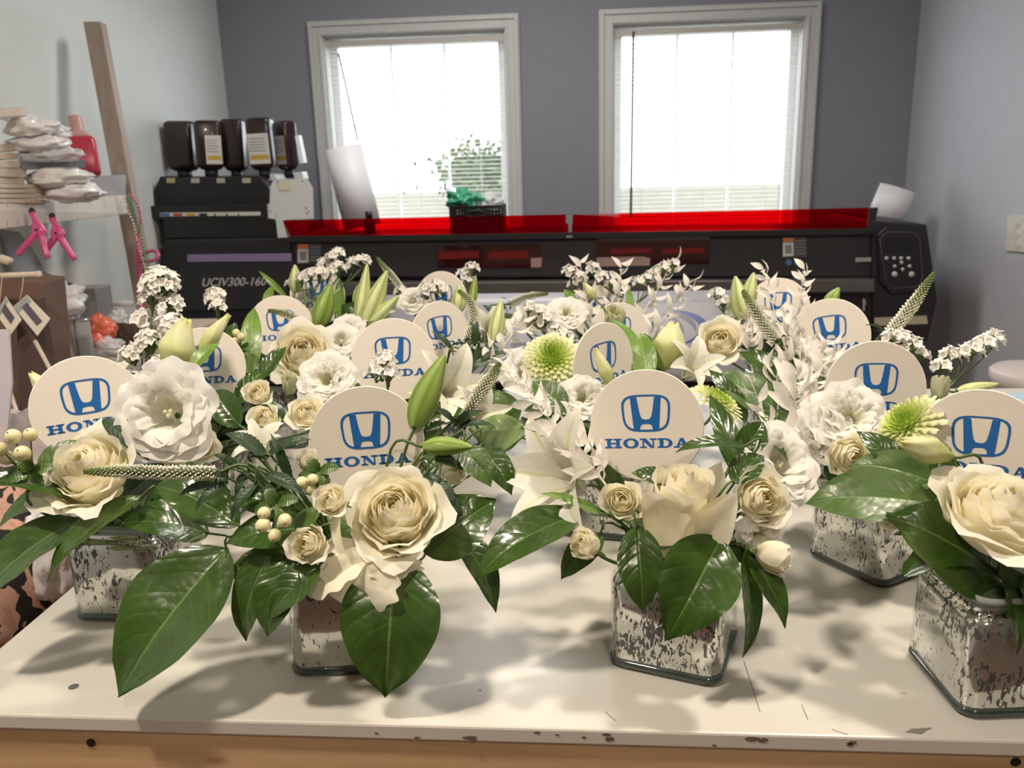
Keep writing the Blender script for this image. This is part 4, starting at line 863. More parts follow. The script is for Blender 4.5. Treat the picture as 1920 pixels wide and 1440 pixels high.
def mk_lily(L, Wd, seed, op=1.0, n=6):
    g = G(); rr = random.Random(seed)
    for k_ in range(n):
        a = k_*2*PI/n+rr.uniform(-.1, .1); wd = Wd*(1.15 if k_ % 2 else .85); th0 = .28; th1 = (1.5+rr.uniform(0, .9))*op
        P = []; U = []; p = V((.004, 0, 0)); nv = 14; pts = []
        for j in range(nv+1):
            v = j/nv; th = th0+(th1-th0)*v**1.8; pts.append((p.copy(), th)); p = p + V((math.sin(th), 0, math.cos(th)))*(L/nv)
        Ra = Matrix.Rotation(a, 3, 'Z'); ph = rr.random()*6
        for j, (q, th) in enumerate(pts):
            v = j/nv; w = wd*(math.sin(PI*min(1, (v*.93+.07))**.85)**.8)*.5+.0005; nrm = V((math.cos(th), 0, -math.sin(th))); row = []; ur = []
            for i in range(9):
                u = i/4-1; cup = (.32*(1-v)+.10)*w*u*u*1.5 - .12*w*math.exp(-(u*6)**2)
                z_ = q - nrm*cup + V((0, u*w, 0)) + nrm*(.05*w*math.sin(v*18+ph+u*3)*abs(u)**2)
                row.append(Ra @ z_); ur.append((i/8, v))
            P.append(row); U.append(ur)
        g.grid(P, U)
    for k_ in range(6):                               # stamens
        a = k_*PI/3+.4; d = V((math.cos(a)*.35, math.sin(a)*.35, 1)).normalized(); g.tube([V((0, 0, 0)), d*L*.5], .0007, 5, uvx=.5)
        g.ell(d*L*.5, (.0012, .0012, .0035), None, 6, 4, uv=(.5, .9))
    return mesh(g, M['lily'], name='lily_bloom')
def mk_lilybud(L, R, m='lilybud', bend=.08, open_=0):
    g = G(); P = []; U = []; nu = 24; nv = 16
    for j in range(nv+1):
        v = j/nv; r = R*(math.sin(PI*min(1, v*.93+.05)**.82)**.75)*(1-.25*v) + .0006
        row = []; ur = []
        for i in range(nu):
            a = 2*PI*i/nu; q = .5+.5*math.cos(3*a); f = 1+.13*q-.06*(1-q)**4
            row.append(V((r*f*math.cos(a)+bend*L*v*v, r*f*math.sin(a), L*v))); ur.append((1-abs(((a*3/(2*PI)) % 1)-.5)*1.0 if False else ((a*3/(2*PI)+.0) % 1 if False else .5+.5*math.cos(3*a)*(-1 if q < 0 else 1)*.5*(1)), v))
        P.append(row); U.append(ur)
    g.grid(P, U, True); return mesh(g, M[m], name='lily_bud')
def mk_lisibud(L, R, seed=1, tipf=.35):
    g = G(); rr = random.Random(seed); nu, nv = 30, 18; P = []; U = []
    for j in range(nv+1):
        v = j/nv; r = R*(math.sin(PI*min(1, v*.62+.10)**.75)**.8)*(1-.35*max(0, v-.5)) if v < .97 else R*tipf
        r = R*((.30+1.0*math.sin(PI*min(v*1.25, 1)*.62)) if v < .45 else (1.25-(1.25-tipf)*((v-.45)/.55)**1.15))*.8
        if v == 0: r = R*.12
        row = []; ur = []
        for i in range(nu):
            a = 2*PI*i/nu; f = 1+(.07+.06*v)*(1-abs(math.sin(2.5*a+4.2*v)))*1.4 - .05
            z = L*v + (L*.05*math.sin(5*a+seed) if v > .85 else 0)*(v-.85)*6
            row.append(V((r*f*math.cos(a), r*f*math.sin(a), z))); ur.append((i/nu, v))
        P.append(row); U.append(ur)
    for (s, dz) in ((.6, .03), (.15, .10)): P.append([V((p.x*s, p.y*s, p.z-L*dz)) for p in P[nv]]); U.append([(.5, .9)]*nu)
    g.grid(P, U, True)
    return mesh(g, M['lisibud'], name='twisted_bud')
def mk_mum(R, seed):
    g = G(); rr = random.Random(seed); n = 150
    for i in range(n):
        t = ((i+.5)/n); a = i*2.39996; r0 = R*.42*t**.5; el = (1.45-1.62*t**.8)      # elevation above horizontal
        L = R*(.16+.52*t)*rr.uniform(.93, 1.07); w = R*(.035+.055*t); d = V((math.cos(a)*math.cos(el), math.sin(a)*math.cos(el), math.sin(el))); sd = V((-math.sin(a), math.cos(a), 0))
        up = d.cross(sd)*-1; o = V((math.cos(a)*r0, math.sin(a)*r0, R*(.20-.16*t))); P = []; U = []
        for j in range(6):
            v = j/5; ww = w*(.55+.75*v-.0*v) if v < .85 else w*.75; c = o + d*L*v - V((0, 0, 1))*(L*.16*t*v*v) + up*(L*.10*math.sin(PI*v))*(1-t)
            P.append([c - sd*ww + up*ww*.35, c - up*ww*.15, c + sd*ww + up*ww*.35]); U.append([(min(1, t*.75+.25*v*t), v)]*3)
        g.grid(P, U)
    g.ell((0, 0, R*.02), (R*.40, R*.40, R*.16), None, 14, 8, uv=(0.02, 0)); return mesh(g, M['mum'], name='mum_bloom')
def mk_sepals(R, L, n=5, seed=1, m='leaf_light', spread=.9):
    g = G(); rr = random.Random(seed); g.ell((0, 0, -R*.12), (R*.26, R*.26, R*.24), None, 10, 6)
    for k_ in range(n):
        a = k_*2*PI/n+rr.uniform(-.2, .2); P = []; U = []; dr = rr.uniform(.6, 1.2)*spread
        for j in range(8):
            v = j/7; w = L*.17*math.sin(PI*(v*.85+.15))+.0001; r = R*.2+math.sin(dr*(.5+v))*L*v; z = math.cos(dr*(.6+1.4*v))*L*v*.9
            c = V((r*math.cos(a), r*math.sin(a), z-.002)); sd = V((-math.sin(a), math.cos(a), 0)); P.append([c-sd*w, c+V((0, 0, -w*.2)), c+sd*w]); U.append([(0, v), (.5, v), (1, v)])
        g.grid(P, U)
    return mesh(g, M[m], name='sepals')

# the leaves: one blade from base to tip
def leaf_mesh(base, tip, w, nrm, m, bend=.15, fold=.25, seed=0, serr=0.0, tipdroop=.1, off=None, shape=1.0, rnd=False, nu=12, nv=22):
    rr = random.Random(seed); base, tip = V(base), V(tip); ax = tip-base; L = ax.length; y = ax.normalized(); nr = V(nrm); nr = (nr - y*nr.dot(y)).normalized(); x = y.cross(nr)
    g = G(); P = []; U = []; s0 = rr.random()*50; tw = rr.uniform(-.15, .15)
    for j in range(nv+1):
        v = j/nv; vv = v**shape; w_ = (math.sin(PI*min(1, vv)**.92)**.72)*(1-.30*vv)*1.12 if v < 1 else 0
        if v > .86: w_ = w_*(.55+.45*((1-v)/.14)) + .0
        if rnd: w_ = .30*(1-v)+math.sqrt(max(0, 1-(2*v**1.5-1)**2))*(1+.10*math.sin(v*23+s0)) if v < 1 else .25
        w_ = w*.5*max(0, w_)
        if serr and 0 < j < nv: w_ *= 1+serr*(1 if j % 2 else -1)
        c = base + y*(L*v) + nr*(bend*L*math.sin(PI*v)) - nr*(tipdroop*L*max(0, v-.65)**2*4)
        row = []; ur = []
        for i in range(nu+1):
            u = 2*i/nu-1; q = c + x*(u*w_) + nr*(fold*w_*abs(u)**1.3) + nr*(.045*w*noise.noise(V((u*1.6+s0, v*4, s0)))*(.3+abs(u))) + nr*(u*tw*w_)
            q = q + nr*(.004*w*math.sin((v*7-abs(u)**1.4*1.7)*2*PI)*(1-abs(u)*.3))
            row.append(q); ur.append((.85 if rnd else i/nu, v))
        P.append(row); U.append(ur)
    g.grid(P, U)
    if off is not None: g.v = [tuple(V(p)-off) for p in g.v]
    return mesh(g, M[m], name='leaf_blade')

# ------------------------------------------------------------ the arrangements: a vase and a round sign each
SIGNS = {}   # key: (px, py, diameter px or depth, yaw, tilt back, roll)
SG = [  # key, px, py, depth, yaw deg (+ = turned to its left / our right), pitch, roll, label
 ('a1', 165, 765, .815, 16, 8, -1, 'round card sign with blue car logo, leftmost of the front row of arrangements'),
 ('a2', 688, 830, .743, 0, 6, 0, 'round card sign with blue car logo right behind the largest cream rose'),
 ('a3', 1212, 798, .753, -8, 8, 3, 'round card sign with blue car logo behind the half opened rose bud'),
 ('a4', 1836, 843, .70, -6, 8, 0, 'round card sign with blue car logo nearest the right frame edge'),
 ('b1', 385, 689, 1.065, -6, 8, -1, 'round card sign with blue car logo behind the big white ruffled bloom'),
 ('b2', 738, 675, 1.02, 5, 8, -1, 'round card sign with blue car logo directly above and behind the central front sign'),
 ('b3', 1132, 686, .98, 46, 4, 1, 'round card sign turned sideways beside the green button flower'),
 ('b4', 1641, 732, .855, 12, 8, -2, 'round card sign with blue car logo behind the ruffled white cluster at the right'),
 ('c1', 527, 614, 1.33, 2, 8, -2, 'round card sign crossed by a drooping spike, upper left'),
 ('c2', 826, 628, 1.25, 36, 5, 1, 'round card sign turned slightly beside the curved spike in the upper middle'),
 ('c3', 1160, 627, 1.34, 20, 5, 1, 'round card sign mostly hidden behind a broad green leaf'),
 ('c4', 1558, 630, 1.14, -14, 8, 10, 'round card sign tilted behind the bleached sprays at the right'),
 ('d1', 595, 555, 1.47, -14, 6, -2, 'small looking round card sign behind a row of white statice, back left'),
 ('d2', 828, 563, 1.47, -24, 6, 0, 'round card sign half covered by the sign in front of it, back row middle'),
 ('d3', 1125, 588, 1.50, 18, 6, 0, 'round card sign behind bleached sprays, back row'),
 ('d4', 1459, 581, 1.34, 8, 8, 1, 'round card sign veiled by bleached sprays, back row right')]
def car_logo():
    g = G()
    o, i_ = [], []; n = 64
    for k_ in range(n):
        a = 2*PI*k_/n; ca, sa = math.cos(a), math.sin(a); e = 3.6
        f = (abs(ca)**e+abs(sa)**e)**(-1/e); x, y = .42*f*ca, .33*f*sa; x *= 1+.07*y/.33; o.append((x, y+.225))
        f2 = f; x, y = .382*f2*ca, .297*f2*sa; x *= 1+.07*y/.33; i_.append((x, y+.228))
    pts = [V((x, 0, y)) for x, y in o]+[V((x, 0, y)) for x, y in i_]
    g.add(pts, [(k_, (k_+1) % n, n+(k_+1) % n, n+k_) for k_ in range(n)])
    h = [(0,.11),(.06,.12),(.095,.17),(.118,.27),(.155,.51),(.27,.51),(.222,-.07),(.115,-.07),(.10,0),(.07,.03),(0,.035)]
    for s in (1, -1):
        q = [V((s*x, 0, y)) for x, y in h]
        for tri in ((0,1,9,10),(1,2,8,9),(2,3,7,8),(3,6,7),(3,4,5,6)): g.add([q[k_] for k_ in tri], [tuple(range(len(tri)))])
    return g
def slab_word():
    g = G(); R_ = lambda x0, y0, x1, y1: g.add([V((x0, 0, y0)), V((x1, 0, y0)), V((x1, 0, y1)), V((x0, 0, y1))], [(0, 1, 2, 3)])
    Q = lambda *p: g.add([V((x, 0, y)) for x, y in p], [tuple(range(len(p)))])
    S = .15                                      # serif height
    def serifs(xs, w, ys): 
        for x in xs:
            for y in ys: R_(x-w/2, y, x+w/2, y+S)
    x = 0                                        # H
    for c in (.38, 1.22): R_(x+c-.17, 0, x+c+.17, 1)
    serifs((x+.38, x+1.22), .74, (0, 1-S)); R_(x+.4, .42, x+1.2, .58); x += 1.72
    n = 36; c = x+.72; a = [(math.cos(2*PI*k_/n), math.sin(2*PI*k_/n)) for k_ in range(n)]    # O
    g.add([V((c+.72*u, 0, .5+.53*w)) for u, w in a]+[V((c+.36*u, 0, .5+.36*w)) for u, w in a], [(k_, (k_+1) % n, n+(k_+1) % n, n+k_) for k_ in range(n)]); x += 1.56
    R_(x+.24, 0, x+.38, 1); R_(x+1.16, 0, x+1.30, 1); Q((x+.10, 1), (x+.58, 1), (x+1.30, 0), (x+.98, 0)); serifs((x+.31,), .62, (0,)); serifs((x+1.23,), .62, (1-S,)); R_(x, 1-S, x+.4, 1); x += 1.62   # N
    R_(x+.20, 0, x+.54, 1); serifs((x+.37,), .74, (0, 1-S))       # D
    a = [(math.cos(-PI/2+PI*k_/18), math.sin(-PI/2+PI*k_/18)) for k_ in range(19)]; c = x+.68
    g.add([V((c+.70*u, 0, .5+.5*w)) for u, w in a]+[V((c+.36*u, 0, .5+.35*w)) for u, w in a], [(k_, k_+1, 20+k_, 19+k_) for k_ in range(18)]); R_(x+.5, 0, c, .15); R_(x+.5, .85, c, 1); x += 1.46
    Q((x+.22, 0), (x+.38, 0), (x+.84, 1), (x+.62, 1)); Q((x+.98, 0), (x+1.36, 0), (x+.92, 1), (x+.60, 1)); R_(x+.4, .26, x+1.1, .40); serifs((x+.30,), .56, (0,)); serifs((x+1.20,), .66, (0,)); x += 1.52   # A
    sc2 = 1.50/x; g.v = [(px*sc2-.75, 0, py*.17-.395) for px, _, py in g.v]; return g
LOGO = car_logo(); WORD = slab_word()
def scaled(g0, s, y): 
    g = G(); g.f = list(g0.f); g.mi = list(g0.mi); g.uv = list(g0.uv); g.v = [(p[0]*s, y, p[2]*s) for p in g0.v]; return g
ld = G(); secs = [[V((r*math.cos(2*PI*k_/72), y, r*math.sin(2*PI*k_/72))) for k_ in range(72)] for r, y in ((.0494, -.0008), (.05, -.0002), (.05, .0006), (.0494, .0010))]; loft(ld, secs)
ME_disc = mesh(ld, M['sign'], False, 'sign_disc'); ME_logo = mesh(scaled(LOGO, .05, -.00115), M['sign_blue'], False, 'logo'); ME_word = mesh(scaled(WORD, .05, -.00115), M['sign_blue'], False, 'word')
ARR = {}
for key, px, py, d, yw, pi_, ro, lab in SG:
    c = W(px, py, d); t = thing('table_sign', c, lab, 'sign', 'round signs in the arrangements')
    to = V((CL.x-c.x, CL.y-c.y, 0)).normalized(); yaw0 = math.atan2(to.x, -to.y)      # turned to the viewer's side of the table
    t.rotation_euler = (Matrix.Rotation(yaw0*.6+math.radians(yw), 3, 'Z') @ Matrix.Rotation(-math.radians(pi_), 3, 'X') @ Matrix.Rotation(-math.radians(ro)-.02, 3, 'Y')).to_euler()
    link('disc', ME_disc, None, t); lg = link('emblem', ME_logo, None, t); lg['label'] = 'blue emblem'; w_ = link('lettering', ME_word, None, t); w_['label'] = 'blue lettering'
    g = G(); g.tube([V((0, .0022, -.03)), V((0, .0022, -(c.z-TZ)+.03))], .0014, 6); obj('stick', g, M['stick'], t)
    ARR[key] = V((c.x, c.y, TZ))
# vases
def vase_meshes():
    H0 = .078; out = {}
    g = G(); secs = [rbox(s, s, r, z) for s, r, z in ((.0455, .012, .006), (.047, .013, .010), (.047, .013, H0-.004), (.0462, .013, H0), (.0435, .013, H0+.004), (.0405, .013, H0+.006), (.0400, .013, H0+.010))]
    loft(g, secs, True, False); out['body'] = mesh(g, M['mercury'], name='vase_body')
    g = G(); secs = [rbox(s, s, r, z) for s, r, z in ((.0405, .012, 0), (.0465, .013, .001), (.0485, .014, .004), (.0485, .014, .0075), (.0465, .013, .0085))]; loft(g, secs); out['base'] = mesh(g, M['baseglass'], name='vase_base')
    g = G(); secs = [rbox(s, s, r, z) for s, r, z in ((.0400, .013, H0+.009), (.0405, .013, H0+.013), (.0430, .014, H0+.015), (.0435, .014, H0+.018), (.0415, .013, H0+.020), (.0385, .012, H0+.019), (.0375, .012, H0+.009))]; loft(g, secs, False, False); out['rim'] = mesh(g, M['rimglass'], name='vase_rim')
    g = G(); secs = [rbox(s, s, r, z) for s, r, z in ((.0483, .014, .008), (.0485, .014, .012), (.0485, .014, H0-.004), (.0478, .014, H0+.0025), (.0445, .014, H0+.006))]; loft(g, secs, False, False); out['outer_glass'] = mesh(g, film_mat('vase_coat', (.6, .62, .6), .10, .03, (.99, 1, .99)), name='vase_outer')
    return out
VM = vase_meshes()
def vertex_center(p, q):  # middle of the vase whose front edge runs p -> q on the table
    a, b = OT(*p), OT(*q); return a, b
VPOS = {'a2': ((535, 1275), (768, 1262)), 'a3': ((1129, 1248), (1357, 1298)), 'a4': ((1812, 1353), (2030, 1345)), 'b4': ((1510, 1042), (1650, 1108))}
VL = {'a1': 'at the front left behind the big drooping leaf', 'a2': 'at the front left of middle, below the largest rose', 'a3': 'at the front, right of the middle, below the half opened rose bud', 'a4': 'largest in view at the right frame edge',
      'b1': 'in the second row at the left', 'b2': 'in the second row behind the largest rose', 'b3': 'in the second row behind the right middle sign', 'b4': 'in the second row at the right with two faces showing',
      'c1': 'in the third row at the left', 'c2': 'in the third row, second from the left', 'c3': 'in the third row, third from the left', 'c4': 'in the third row at the right', 'd1': 'in the back row at the left', 'd2': 'in the back row, second from the left', 'd3': 'in the back row, third from the left', 'd4': 'in the back row at the right'}
for key in ARR:
    c = ARR[key].copy(); rz = random.Random(key).uniform(-.25, .25)
    if key in VPOS:
        a, b = VPOS[key]; a, b = OT(*a), OT(*b); e = (b-a).normalized(); n_ = V((-e.y, e.x, 0)); c = (a+b)/2 + n_*.0485; rz = math.atan2(e.y, e.x)
    elif key == 'a1': c = (OT(135, 1170)+OT(300, 1172))/2; c = OT(135, 1168)+V((.0485, .0485, 0)); rz = -.03
    else: c += V((0, -.015, 0))
    c.y = min(c.y, TY1-.06)
    t = thing('glass_vase', c, 'mirrored square vase '+VL[key], 'vase', 'mirrored vases'); t.rotation_euler = (0, 0, rz)
    for nm in VM: link(nm, VM[nm], None, t)
    ARR[key] = V((c.x, c.y, TZ+.092))
    g = G(); rr = random.Random(key); n = 26        # stems inside the neck
    # floral foam block filling the vase mouth
    fo = G(); fo.prism([V(v)+V((c.x, c.y, TZ)) for v in [Matrix.Rotation(rz, 3, 'Z') @ q for q in rbox(.036, .036, .01, .05)]], (0, 0, .046))
    tag(obj('floral_foam', fo, mat('green_foam', (.03, .055, .02), .95), None, c, off=c, smooth=False), 'foam inside vase '+VL[key], 'floral foam', 'foam blocks in the vases')
# ------------------------------------------------------------ placing flowers
MC = {}
def cached(key, fn):
    if key not in MC: MC[key] = fn()
    return MC[key]
WHERE = {'a1': 'front left', 'a2': 'front, left of middle', 'a3': 'front, right of middle', 'a4': 'front right'}
def stem_part(t, base, key, dr=None, r=.0016, m='stem', name='stem'):
    e = ARR[key] + V((0, 0, -.012)); h = (base-e).length; dr = V(dr) if dr is not None else V((0, 0, 1))
    e = e + V((max(-.026, min(.026, (base.x-e.x)*.4)), max(-.026, min(.026, (base.y-e.y)*.4)), 0))
    p1 = base - dr*min(.03, h*.35); g = G(); g.tube(bez([base, p1, e], 10), r, 6); return obj(name, g, M[m], t, off=base)
def bloom(kind, key, px, py, d, R, f, label, cat, sep=False, hoff=.5, seed=0, name=None, group=None, spin=0, stem=True):
    fd = face(*f); c = W(px, py, d); v = seed % 3
    if kind == 'rose': me = cached(('rose', v), lambda: mk_rose(1, 1.0, 26, .95, 10+v, rip=.03)); H = 1.02; nm = 'rose'
    elif kind == 'rosebig': me = cached('rosebig%d' % v, lambda: mk_rose(1, 1.12, 34, 1.0, 60+v, rip=.035, wide=.95)); H = 1.0; nm = 'rose'
    elif kind == 'rosehalf': me = cached('rosehalf', lambda: mk_rose(1, 1.75, 15, .55, 33, rip=.02, wide=1.15)); H = 1.75; nm = 'rose'
    elif kind == 'spray': me = cached(('spray', v), lambda: mk_rose(1, 1.15, 19, .8, 20+v, rip=.035)); H = 1.15; nm = 'spray_rose'
    elif kind == 'bud': me = cached(('bud', v), lambda: mk_rose(1, 1.5, 16, .45, 40+v, rip=.03)); H = 1.5; nm = 'rose_bud'
    elif kind == 'lisi': me = cached(('lisi', v), lambda: mk_lisi(1, 1.0, 18, 50+v, .24, .055)); H = 1.0; nm = 'lisianthus'
    elif kind == 'double': me = cached(('double', v), lambda: mk_lisi(1, .95, 36, 70+v, .03, .085)); H = .95; nm = 'lisianthus'
    elif kind == 'cup': me = cached(('cup', v), lambda: mk_lisi(1, 1.7, 12, 80+v, .3, .07, 'lisi_green', .35)); H = 1.5; nm = 'lisianthus'
    elif kind == 'lily': me = cached(('lily', v), lambda: mk_lily(1, .36, 90+v)); H = .7; nm = 'lily'
    elif kind == 'mum': me = cached(('mum', v), lambda: mk_mum(1, 95+v)); H = .35; nm = 'button_chrysanthemum'
    base = c - fd*(R*H*hoff)
    t = thing(name or nm, base, label, cat, group); B_ = basis(fd) @ Matrix.Rotation(spin, 3, 'Z')
    o = link('bloom', me, None, t, rot=B_.to_euler()); o.scale = (R, R, R)
    if sep:
        s = cached(('sep', v), lambda: mk_sepals(1, .85, 5, v)); o2 = link('sepals', s, None, t, rot=B_.to_euler()); o2.scale = (R*.75,)*3
    if stem: stem_part(t, base-fd*R*.1, key, fd)
    return t
def bud(kind, key, b, tp, d0, d1, R, label, cat='flower bud', spin=0):
    b, tp = W(*b, d0), W(*tp, d1); ax = tp-b; L = ax.length
    n = max(1, round(L/R*2)); m = {'lilybud': 'lilybud', 'lilypale': 'lilybud_pale'}.get(kind)
    if m: me = mk_lilybud(L, R, m); nm = 'lily_bud'
    else: me = mk_lisibud(L, R, n); nm = 'lisianthus_bud'
    t = thing(nm, b, label, cat); link('bud', me, None, t, rot=(basis(ax, CR) @ Matrix.Rotation(spin, 3, 'Z')).to_euler())
    if kind == 'lisibud':
        s = cached(('sepl'), lambda: mk_sepals(1, 3.0, 5, 3, 'leaf_light', .35)); o2 = link('sepals', s, None, t, rot=basis(ax).to_euler()); o2.scale = (R*.42,)*3
    stem_part(t, b, key, ax.normalized(), .0013)
    return t
NLEAF = [0]
def leaf(key, b, tp, d0, d1, wpx, nrm, m, label, bend=.08, fold=.22, serr=0, droop=.12, name=None, group=None, shape=1.0, stalk=True):
    NLEAF[0] += 1; b_, t_ = W(*b, d0), W(*tp, d1); w = wpx*(d0+d1)/2/FPX
    nm = name or {'salal': 'salal_leaf', 'leaf_mid': 'salal_leaf', 'leaf_dark': 'serrated_leaf', 'leaf_light': 'lily_leaf'}[m]
    t = thing(nm, b_, label, 'leaf', group)
    link('blade', leaf_mesh(b_, t_, w, face(*nrm), m, bend, fold, NLEAF[0]*7, serr, droop, b_, shape), None, t)
    if stalk:
        dr = (t_-b_).normalized(); e = ARR[key] + V((0, 0, -.01)); g = G(); g.tube(bez([b_+dr*.004, b_-dr*.012, e], 8), .0011, 5); obj('stalk', g, M['stem'], t, off=b_)
    return t
def spike(key, pts, ds, Rpx, label, extra=None, n=330, foliage=True):
    path = bez([W(x, y, d) for (x, y), d in zip(pts, ds)], 28); base = path[-1]; t = thing('veronica_spike', base, label, 'flower spike')
    Rm = Rpx*ds[0]/FPX; rr = random.Random(len(pts)*7+int(pts[0][0])); m_ = len(path)-1
    g = G(); rad = [Rm*(.32+.25*min(1, i/m_*2)) for i in range(m_+1)]; g.tube(path, rad, 8); obj('core', g, M['spikecore'], t, off=base)
    L = sum((b-a).length for a, b in zip(path, path[1:])); g = G()
    for k_ in range(n):
        s = (k_/n)**.92; x = s*m_; i = min(m_-1, int(x)); p = path[i].lerp(path[i+1], x-i); ax = (path[i]-path[i+1]).normalized(); B_ = basis(ax, CR)
        a = k_*2.39996; d = B_ @ V((math.cos(a), math.sin(a), 0)); env = min(1, .38+1.5*s) if s < .92 else 1
        r1 = Rm*env*rr.uniform(.85, 1.08); a += rr.uniform(-.25, .25); out = (d*1.0 + ax*.25).normalized(); bl = Rm*(.15+.14*min(1, s*1.3))*rr.uniform(.8, 1.2); bw = Rm*(.095+.065*min(1, s*1.5))
        g.ell(p+d*(r1-bl*.5), (bw, bw, bl), basis(out, CR), 6, 4, uv=(1-s if s > .0 else 1, .5))
    obj('florets', g, M['spike'], t, off=base)
    dr = (path[-2]-path[-1]).normalized(); stem_part(t, base, key, dr, .0014)
    if foliage:
        for k_ in range(5):
            a = k_*1.3+rr.random(); B_ = basis(dr, CR); d = (B_ @ V((math.cos(a), math.sin(a), -.1))).normalized(); Lf = Rpx*ds[0]/FPX*rr.uniform(2.2, 3.6)
            b0 = base-dr*rr.uniform(0, .012); link('leaf', leaf_mesh(b0, b0+d*Lf, Lf*.26, dr, 'leaf_dark', .15, .2, k_, .06, .2, base, 1.0, 6, 12), None, t)
    return t
def statice_floret(g, c, d, s, rr):
    B_ = basis(d, CR); P = []; U = []; nu = 14; ph = rr.random()*6; k5 = rr.choice([4, 5, 5, 6])
    for j, (r, z) in enumerate(((.10, 0), (.30, .5), (.62, .95), (.95, 1.15), (1.12, 1.08))):
        row = []
        for i in range(nu):
            a = 2*PI*i/nu; f = 1+(.22*math.cos(k5*a+ph)+.10*math.sin(9*a+ph))*(j/4); z_ = z+.20*math.sin(k5*a*1.5+ph)*(j/4)**2
            row.append(c + (B_ @ V((r*f*math.cos(a), r*f*math.sin(a), z_)))*s)
        P.append(row); U.append([(.5, j/4)]*nu)
    g.grid(P, U, True)
    g.ell(c+(B_ @ V((0, 0, .55)))*s, (s*.35, s*.35, s*.3), B_, 7, 4, uv=(.5, .7))
def statice(key, heads, d, label, s=None, base=None):
    """heads: (px, py, radius px)"""
    rr = random.Random(int(heads[0][0]+heads[0][1])); g = G(); gs = G(); h0 = W(heads[-1][0], heads[-1][1]+heads[-1][2]*1.6, d) if base is None else W(*base, d)
    t = thing('statice_sprig', h0, label, 'flower')
    for (px, py, r) in heads:
        c = W(px, py, d+rr.uniform(-.01, .01)); R = r*d/FPX; fs = .0056*(1 if not s else s); n = max(6, int(4.5*(R/fs)**2*.60)); tail = c - CU*R*.8 + V((0, 0, -R*.5)); ax0 = (c-h0).normalized() if (c-h0).length > .004 else CU
        for k_ in range(n):
            z = 1-1.25*(k_+.5)/n; a = k_*2.39996+rr.random()*.5; q = math.sqrt(max(0, 1-z*z)); dv = (basis(V((0, 0, 1))) @ V((q*math.cos(a), q*math.sin(a), z))).normalized()
            p = c + dv*R*rr.uniform(.45, .8); statice_floret(g, p, (dv+V((0, 0, .35))).normalized(), fs*rr.uniform(.8, 1.15), rr)
            gs.tube([tail.lerp(c, .3), p], [.0006, fs*.20], 5)
        gs.tube([tail, c], [R*.16, R*.34], 7); gs.tube(bez([tail, tail.lerp(h0, .5)-CU*.002, h0], 6), .0009, 5)
    obj('florets', g, M['statice'], t, off=h0); obj('calyxes', gs, M['stem'], t, off=h0); stem_part(t, h0, key, (h0-ARR[key]).normalized(), .0012)
    return t
def ruscus(key, pts, ds, n, Lpx, label, spread=.9):
    path = bez([W(x, y, d) for (x, y), d in zip(pts, ds)], 24); base = path[0]; t = thing('bleached_branch', base, label, 'foliage'); t['kind'] = 'thing'; rr = random.Random(int(pts[0][0]*3+pts[-1][1])); m_ = len(path)-1
    g = G(); g.tube(path, [.0011*(1-.6*i/m_) for i in range(m_+1)], 5); obj('twig', g, M['ruscus'], t, off=base); g = G()
    for k_ in range(n):
        s = .06+.94*k_/(n-1); x = s*m_; i = min(m_-1, int(x)); p = path[i].lerp(path[i+1], x-i); ax = (path[i+1]-path[i]).normalized(); B_ = basis(ax, CR)
        a = k_*2.39996 + rr.uniform(-.4, .4) if spread > .5 else (k_ % 2)*PI+rr.uniform(-.5, .5); d = (B_ @ V((math.cos(a), math.sin(a), 0)))*spread + ax*.75; d.normalize()
        L = Lpx*ds[0]/FPX*(1-.35*s)*rr.uniform(.8, 1.2); w = L*rr.uniform(.32, .44); sd = d.cross(B_ @ V((math.cos(a+.6), math.sin(a+.6), .4))).normalized(); nr = sd.cross(d); P = []; U = []
        for j in range(8):
            v = j/7; ww = w*.5*math.sin(PI*min(1, v**.8))*(1-.2*v)+.0001; c = p + d*L*v + nr*(L*.16*math.sin(PI*v)*rr.uniform(.8, 1.1)-L*.1*v*v); P.append([c-sd*ww+nr*ww*.35, c, c+sd*ww+nr*ww*.35]); U.append([(rr.random()*.1+.4, v)]*3)
        g.grid(P, U)
    obj('leaves', g, M['ruscus'], t, off=base); stem_part(t, base, key, (path[1]-path[0]).normalized(), .0011, 'ruscus'); return t
def berries(key, spots, d, rpx, stem_at, label):
    b0 = W(*stem_at, d+.01); t = thing('berry_sprig', b0, label, 'berries'); r = rpx*d/FPX; rr = random.Random(int(spots[0][0]))
    for k_, (px, py) in enumerate(spots):
        c = W(px, py, d+rr.uniform(-.006, .006)); g = G(); ax = (c-b0).normalized(); B_ = basis((ax-CF*1.2+CU*.1).normalized(), CR); s = rr.uniform(.9, 1.1)
        g.ell(c, (r*s, r*s, r*1.12*s), B_, 16, 10); bo = obj('berry', g, M['berry'], t, off=b0)
        g = G(); g.ell(c+B_ @ V((0, 0, r*1.1*s)), (r*.14, r*.14, r*.10), B_, 7, 4); obj('berry_tip', g, M['berry_tip'], bo, off=b0)
        g = G(); g.tube(bez([c, c.lerp(b0, .5)-CU*.003, b0], 6), .0008, 5); obj('stalk', g, M['stem'], t, off=b0)
    for k_ in range(4):
        a = k_*1.6+.4; e = b0 + (CR*math.cos(a)+CU*math.sin(a)*.7-CF*.3)*r*3.4; link('leaf', leaf_mesh(b0, e, r*1.7, -CF+CU*.5, 'leaf_mid', .1, .2, k_+3, 0, .2, b0, 1, 6, 12), None, t)
    stem_part(t, b0, key, CU, .0013); return t
